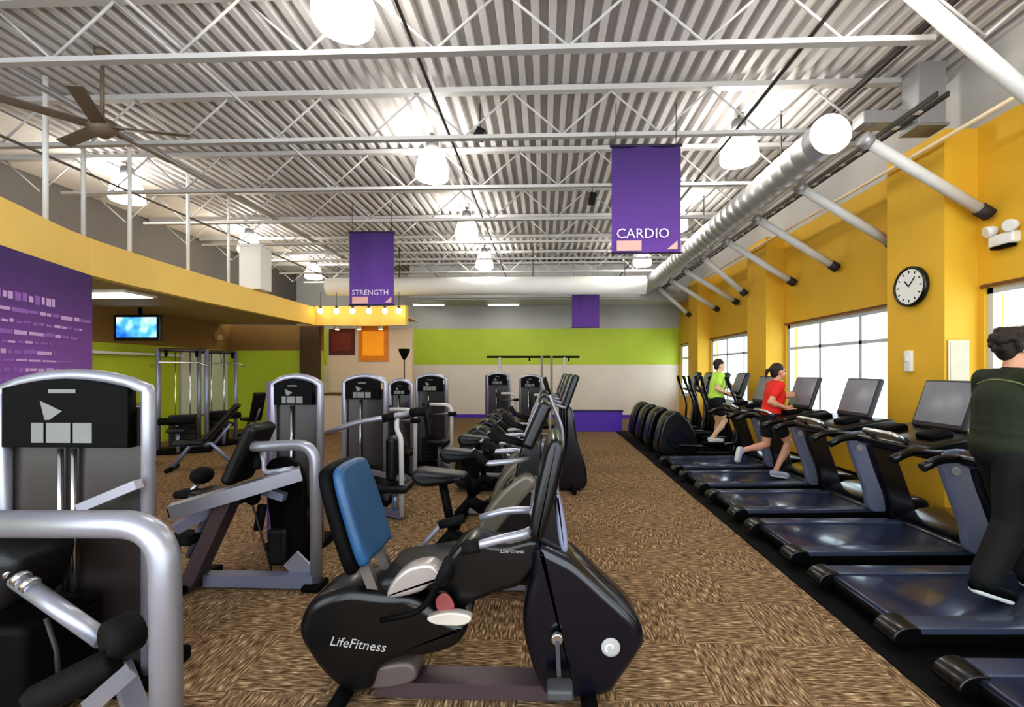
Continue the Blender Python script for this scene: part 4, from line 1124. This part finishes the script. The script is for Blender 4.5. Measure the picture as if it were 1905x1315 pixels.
# cable crossover at the back
t = thing('cable_crossover', 'wide cable crossover with a long black top bar before the green wall', 'exercise machine', (-.4, 13.2, 0))
a = P(906, 664, 13.2); b = P(1078, 664, 13.2)
MB().bar(a, b, .07, .06).build('top_bar', BLACKM, t, True)
for u in (930, 1050):
    q = P(u, 664, 13.2); MB().tube([(q.x, 13.2, 0), (q.x, 13.2, q.z)], .045, 10).build('upright', WHITEB, t, True)
for u in (1008, 1026):
    q = P(u, 662, 13.2); MB().bar((q.x, 13.2, 0), (q.x, 13.2, q.z), .07, .1).build('centre_post', pmat('taupe_post', (150,130,118), .5), t, True)
for u in (985, 1058):
    q = P(u, 664, 13.15); MB().disc(q+Vector((0,-.04,-.06)), (1,0,0), .07, .04, 14).build('pulley', BLACKM, t, True)
m = MB()
for k in range(12): m.rbox((P(940,700,13.2).x, 13.2, .12+k*.06), (.3, .16, .05), .008)
m.build('weight_stack', PLATE, t, True)
MB().rbox(((a.x+b.x)/2, 13.2, .04), (b.x-a.x-.3, .5, .08), .02).build('base', BLACKM, t, True)

# stability balls / mats pile by the far wall
for i, (u, v, Y, mt, lab) in enumerate(((925, 706, 12.6, pmat('indigo_ball', (52,40,110), .4), 'dark indigo exercise ball far back left of the crossover'), (1150, 742, 12.1, BLACK, 'black exercise ball on the low wall at the end of the treadmill row'))):
    pass

# ------------------------------------------------------------------ people
def remesh(mb, name, mat, vox, parent=None, smooth=6):
    me = bpy.data.meshes.new('tmp'); me.from_pydata([tuple(p) for p in mb.v], [], mb.f); me.update()
    ob = bpy.data.objects.new('tmp', me); COL.objects.link(ob)
    r = ob.modifiers.new('r', 'REMESH'); r.mode = 'VOXEL'; r.voxel_size = vox; r.adaptivity = 0
    s = ob.modifiers.new('s', 'SMOOTH'); s.factor = .5; s.iterations = smooth
    dg = bpy.context.evaluated_depsgraph_get(); dg.update()
    m2 = bpy.data.meshes.new_from_object(ob.evaluated_get(dg)); m2.name = name
    bpy.data.objects.remove(ob); bpy.data.meshes.remove(me)
    for p in m2.polygons: p.use_smooth = True
    m2.materials.clear(); m2.materials.append(mat)
    o = bpy.data.objects.new(name, m2); COL.objects.link(o)
    if parent is not None: o.parent = parent
    return o

def hand(mb, wrist, fore_dir, side, s=1.0):
    """loosely curled hand: palm, four fingers of different length, a thumb from the palm's side"""
    d = Vector(fore_dir).normalized(); up = Vector((0,0,1)); lat = d.cross(up).normalized(); nz = lat.cross(d).normalized()
    w0 = Vector(wrist)
    mb.cap(w0, .026*s, w0+d*.03*s, .03*s)
    for k in range(4):
        off = nz*(.028-.019*k)*s
        mb.cap(w0+d*.03*s+off*.7, .016*s, w0+d*.088*s+off, .0135*s, 10)
        L = (.040, .045, .042, .033)[k]*s; r = (.0100, .0103, .0098, .0088)[k]*s
        p0 = w0+d*.09*s+off; inw = lat*(-side)
        p1 = p0 + (d*.85+inw*.45).normalized()*L
        p2 = p1 + (d*.15+inw*.95).normalized()*L*.75
        p3 = p2 + (d*-.6+inw*.6).normalized()*L*.55
        mb.cap(p0, r*1.1, p1, r, 10); mb.cap(p1, r, p2, r*.92, 10); mb.cap(p2, r*.92, p3, r*.8, 10)
    inw = lat*(-side)
    q0 = w0+d*.04*s+nz*.024*s; q1 = q0+(d*.6+nz*.7+inw*.4).normalized()*.042*s; q2 = q1+(d*.9+inw*.35).normalized()*.032*s
    mb.cap(q0, .015*s, q1, .0125*s, 10); mb.cap(q1, .0125*s, q2, .0095*s, 10)

def head(mb, c, yaw, pitch, s):
    R = rotZ(yaw) @ rotY(pitch)
    def q(x,y,z): return Vector(c) + R @ (Vector((x,y,z))*s)
    mb.ellip(q(-.01,0,.03), (.098*s,.076*s,.095*s), R)
    mb.ellip(q(.025,0,-.035), (.068*s,.058*s,.082*s), R)
    mb.ellip(q(.06,0,-.088), (.028*s,.028*s,.022*s), R)            # chin
    mb.cap(q(.083,0,.015), .010*s, q(.105,0,-.022), .014*s, 10)     # nose
    mb.cap(q(.078,-.03,.03), .011*s, q(.078,.03,.03), .011*s, 10)   # brow
    mb.cap(q(.083,-.018,-.058), .008*s, q(.083,.018,-.058), .008*s, 10)  # lips
    for y in (-1, 1): mb.ellip(q(-.01, y*.078, -.005), (.022*s,.009*s,.034*s), R, 10, 8)
    return R, q

def person(name, label, loc, J, s, mats, vox, hair='short', long_sleeve=False, long_pants=False, hy=0, hp=0, wide=1.0):
    """J: joints in metres, x forward, y left; facing +X of the world"""
    V = {k: Vector(v) for k, v in J.items()}
    b = MB()
    pel, che, nec = V['pelvis'], V['chest'], V['neck']
    hd = V['head']
    # trunk
    b.ellip(pel+Vector((0,0,.02)), (.105*s*wide,.155*s*wide,.12*s))
    b.ellip((pel+che)/2, (.098*s*wide,.135*s*wide,.16*s))
    b.ellip(che+Vector((0,0,-.02)), (.115*s*wide,.165*s*wide,.17*s))
    b.cap(nec+Vector((0,-.10,-.04))*1, .055*s, nec+Vector((0,.10,-.04)), .055*s)
    b.cap(nec+Vector((0,0,-.05)), .058*s, hd+Vector((-.012,0,-.06))*1, .052*s)
    R, q = head(b, hd, hy, hp, s)
    for k, sd in (('R',-1), ('L',1)):
        sh, el, wr_, hip, kn, an, to = [V[k+x] for x in ('sh','el','wr','hip','kn','an','toe')]
        b.cap(sh, .056*s, el, .040*s); b.cap(el, .041*s, wr_, .027*s)
        mid = el.lerp(wr_, .3); b.ellip(mid, (.043*s,.043*s,.05*s))
        hand(b, wr_, wr_-el, sd, s)
        b.cap(hip, .088*s, kn, .056*s); b.cap(kn, .055*s, an, .036*s)
        cf = kn.lerp(an, .28); bk = (an-kn).cross(Vector((0,1,0))).normalized(); 
        b.cap(cf+bk*.012, .058*s, kn.lerp(an,.55)+bk*.008, .045*s)
        heel = an + (an-kn).normalized()*.035*s
        b.cap(heel-(to-an).normalized()*.02, .034*s, to, .03*s)
    body = remesh(b, 'body', mats['skin'], vox)
    body.name = name; body.location = loc
    tag(body, label, 'person')
    o = body
    # shirt
    m = MB(); k = 1.0; g = .016
    m.ellip(pel+Vector((0,0,.05)), (.12*s*wide+g,.165*s*wide+g,.12*s))
    m.ellip((pel+che)/2, (.115*s*wide+g,.15*s*wide+g,.17*s))
    m.ellip(che+Vector((0,0,-.02)), (.122*s*wide+g,.172*s*wide+g,.178*s+g))
    for q_ in (.2, .4, .6, .8): m.ellip(pel.lerp(che, q_), ((.119)*s*wide+g,(.158+.008*q_)*s*wide+g,.13*s))
    m.cap(nec+Vector((0,-.11,-.045)), .058*s+g*.6, nec+Vector((0,.11,-.045)), .058*s+g*.6)
    m.cap(nec+Vector((0,0,-.05)), .06*s+g*.5, nec+Vector((0,0,-.02)), .06*s+g*.3)
    for kk in 'RL':
        sh, el, wr_ = V[kk+'sh'], V[kk+'el'], V[kk+'wr']
        if long_sleeve:
            m.cap(sh, .066*s+g*.6, el, .055*s+g*.5); m.cap(el, .055*s+g*.5, el.lerp(wr_,.86), .038*s+g*.5)
        else: m.cap(sh, .062*s+g*.6, sh.lerp(el,.58), .053*s+g*.6)
    remesh(m, 'shirt', mats['shirt'], vox*1.2, o, 26 if long_sleeve else 12)
    # trousers or shorts
    m = MB()
    m.ellip(pel+Vector((0,0,.0)), (.112*s*wide+g,.158*s*wide+g,.12*s))
    for kk in 'RL':
        hip, kn, an = V[kk+'hip'], V[kk+'kn'], V[kk+'an']
        if long_pants:
            m.cap(hip, .10*s+g, kn, .078*s+g); m.cap(kn, .078*s+g, kn.lerp(an,.92), .062*s+g)
        else: m.cap(hip, .095*s+g, hip.lerp(kn,.58), .078*s+g)
    remesh(m, 'trousers' if long_pants else 'shorts', mats['pants'], vox*1.2, o)
    # shoes with pale soles
    for kk in 'RL':
        kn, an, to = V[kk+'kn'], V[kk+'an'], V[kk+'toe']
        heel = an + (an-kn).normalized()*.03*s; fd = (to-heel).normalized()
        m = MB(); m.cap(heel-fd*.025, .046*s, to, .042*s); m.cap(an+Vector((0,0,-.01)), .045*s, heel, .046*s)
        sho = remesh(m, 'shoe', mats['shoe'], vox*1.1, o)
        dn = (an-kn); dn = (dn - fd*dn.dot(fd)).normalized()
        m = MB(); m.cap(heel-fd*.03+dn*.032*s, .024*s, to+fd*.012+dn*.026*s, .023*s)
        m.cap(heel-fd*.03+dn*.032*s+Vector((0,.02,0)), .02*s, to+dn*.026*s+Vector((0,.02,0)), .02*s)
        m.cap(heel-fd*.03+dn*.032*s-Vector((0,.02,0)), .02*s, to+dn*.026*s-Vector((0,.02,0)), .02*s)
        remesh(m, 'sole', mats['sole'], vox*1.1, sho)
    # hair and eyes
    m = MB()
    m.ellip(q(-.022,0,.045), (.102*s,.083*s,.096*s), R)
    if hair == 'curly':
        for k in range(60):
            a = random.uniform(0, 2*PI); z = random.uniform(-.02, .13); rr = math.sqrt(max(0, 1-((z-.045)/.1)**2))
            x = -.03+math.cos(a)*.1*rr; 
            if x > .05 and z < .075: continue
            m.ellip(q(x, math.sin(a)*.082*rr, z), (.022*s,.022*s,.022*s), None, 8, 6)
    if hair == 'tail':
        m.cap(q(-.1,0,.05), .03*s, q(-.17,0,.02), .028*s); m.cap(q(-.17,0,.02), .028*s, q(-.19,0,-.08), .014*s)
    m.ellip(q(-.06,0,-.01), (.052*s,.068*s,.075*s), R)
    remesh(m, 'hair', mats['hair'], vox*1.1, o, 3)
    for y in (-1, 1):
        m = MB(); m.ellip(q(.077, y*.03, .008), (.011*s,.013*s,.009*s), R, 10, 8); m.build('eye', pmat('eye_dark', (36,26,22), .2), o)
    return o

dgreen = pmat('dark_green_jersey', (38, 46, 26), .8, 0, .25, 14, .3)
# the near walker
J = dict(pelvis=(0,0,.95), chest=(.03,0,1.29), neck=(.03,0,1.49), head=(.075,0,1.645),
         Rsh=(.02,-.185,1.435), Rel=(.06,-.26,1.14), Rwr=(.30,-.24,1.07), Lsh=(.04,.185,1.435), Lel=(.1,.26,1.15), Lwr=(.34,.22,1.1),
         Rhip=(-.02,-.09,.92), Rkn=(-.06,-.1,.51), Ran=(-.25,-.11,.13), Rtoe=(-.10,-.12,.045),
         Lhip=(.02,.09,.92), Lkn=(.17,.09,.50), Lan=(.24,.09,.095), Ltoe=(.42,.1,.045))
g0 = P(1872, 1100, 3.15)
ho = person('person', 'person in a dark green top and black trousers walking on a treadmill at right edge', (g0.x, 3.15, .158), J, 1.03,
       dict(skin=SKIN, shirt=dgreen, pants=pmat('black_trousers', (14,14,15), .8, 0, .2, 12, .3), shoe=BLACKM, sole=pmat('pale_sole', (222,226,220), .6), hair=HAIR), .0075, 'curly', True, True, hy=-.25, wide=1.22)
# trim piping on the jersey yoke
shirt = [c for c in kids(ho) if c.name.startswith('shirt')][0]
pts = []
for k in range(21):
    y = -.17+.34*k/20; z = 1.40+.035*math.cos(y/.17*PI/2)
    ok, hit, nn, fi = shirt.ray_cast(Vector((-1, y, z)), Vector((1,0,0)))
    if ok: pts.append(hit+Vector((-.003,0,0)))
m = MB(); m.tube(pts, .006, 6)
m.build('yoke_piping', pmat('yoke_green', (120,132,84), .7), ho)

J = dict(pelvis=(0,0,.87), chest=(.05,0,1.16), neck=(.06,0,1.34), head=(.10,0,1.475),
         Rsh=(.04,-.165,1.29), Rel=(-.12,-.23,1.07), Rwr=(.08,-.22,1.0), Lsh=(.08,.165,1.29), Lel=(.08,.22,1.04), Lwr=(.28,.14,1.12),
         Rhip=(0,-.08,.85), Rkn=(.2,-.08,.5), Ran=(.02,-.08,.10), Rtoe=(.17,-.08,.045),
         Lhip=(0,.08,.85), Lkn=(-.02,.09,.45), Lan=(-.36,.09,.36), Ltoe=(-.42,.09,.22))
g1 = P(1437, 885, 6.5)
person('person', 'runner in a red shirt and dark shorts on a treadmill', (g1.x-.02, 6.5, .158), J, .95,
       dict(skin=SKIN, shirt=pmat('red_shirt', (226, 44, 34), .75, 0, .15, 8), pants=pmat('dark_shorts', (20,22,30), .8), shoe=pmat('grey_shoe', (170,172,184), .6), sole=pmat('pale_sole', (222,226,220), .6), hair=HAIR), .0085, 'tail', False, False, hy=.1)
J = dict(pelvis=(0,0,.92), chest=(.04,0,1.22), neck=(.05,0,1.41), head=(.08,0,1.55),
         Rsh=(.04,-.175,1.36), Rel=(-.06,-.25,1.12), Rwr=(.14,-.22,1.04), Lsh=(.06,.175,1.36), Lel=(.1,.25,1.12), Lwr=(.3,.2,1.14),
         Rhip=(0,-.085,.90), Rkn=(.14,-.09,.52), Ran=(-.14,-.20,.20), Rtoe=(.02,-.22,.15),
         Lhip=(0,.085,.90), Lkn=(.1,.1,.52), Lan=(.06,.2,.15), Ltoe=(.22,.22,.1))
g2 = P(1336, 840, 8.75)
person('person', 'person in a lime green shirt and dark shorts on an elliptical trainer', (g2.x-.05, 8.75, .20), J, .98,
       dict(skin=SKIN2, shirt=pmat('lime_shirt', (196, 236, 92), .75, 0, .12, 8), pants=pmat('dark_shorts', (20,22,30), .8), shoe=pmat('light_shoe', (200,196,190), .6), sole=pmat('pale_sole', (222,226,220), .6), hair=HAIR), .01, 'short', False, False)
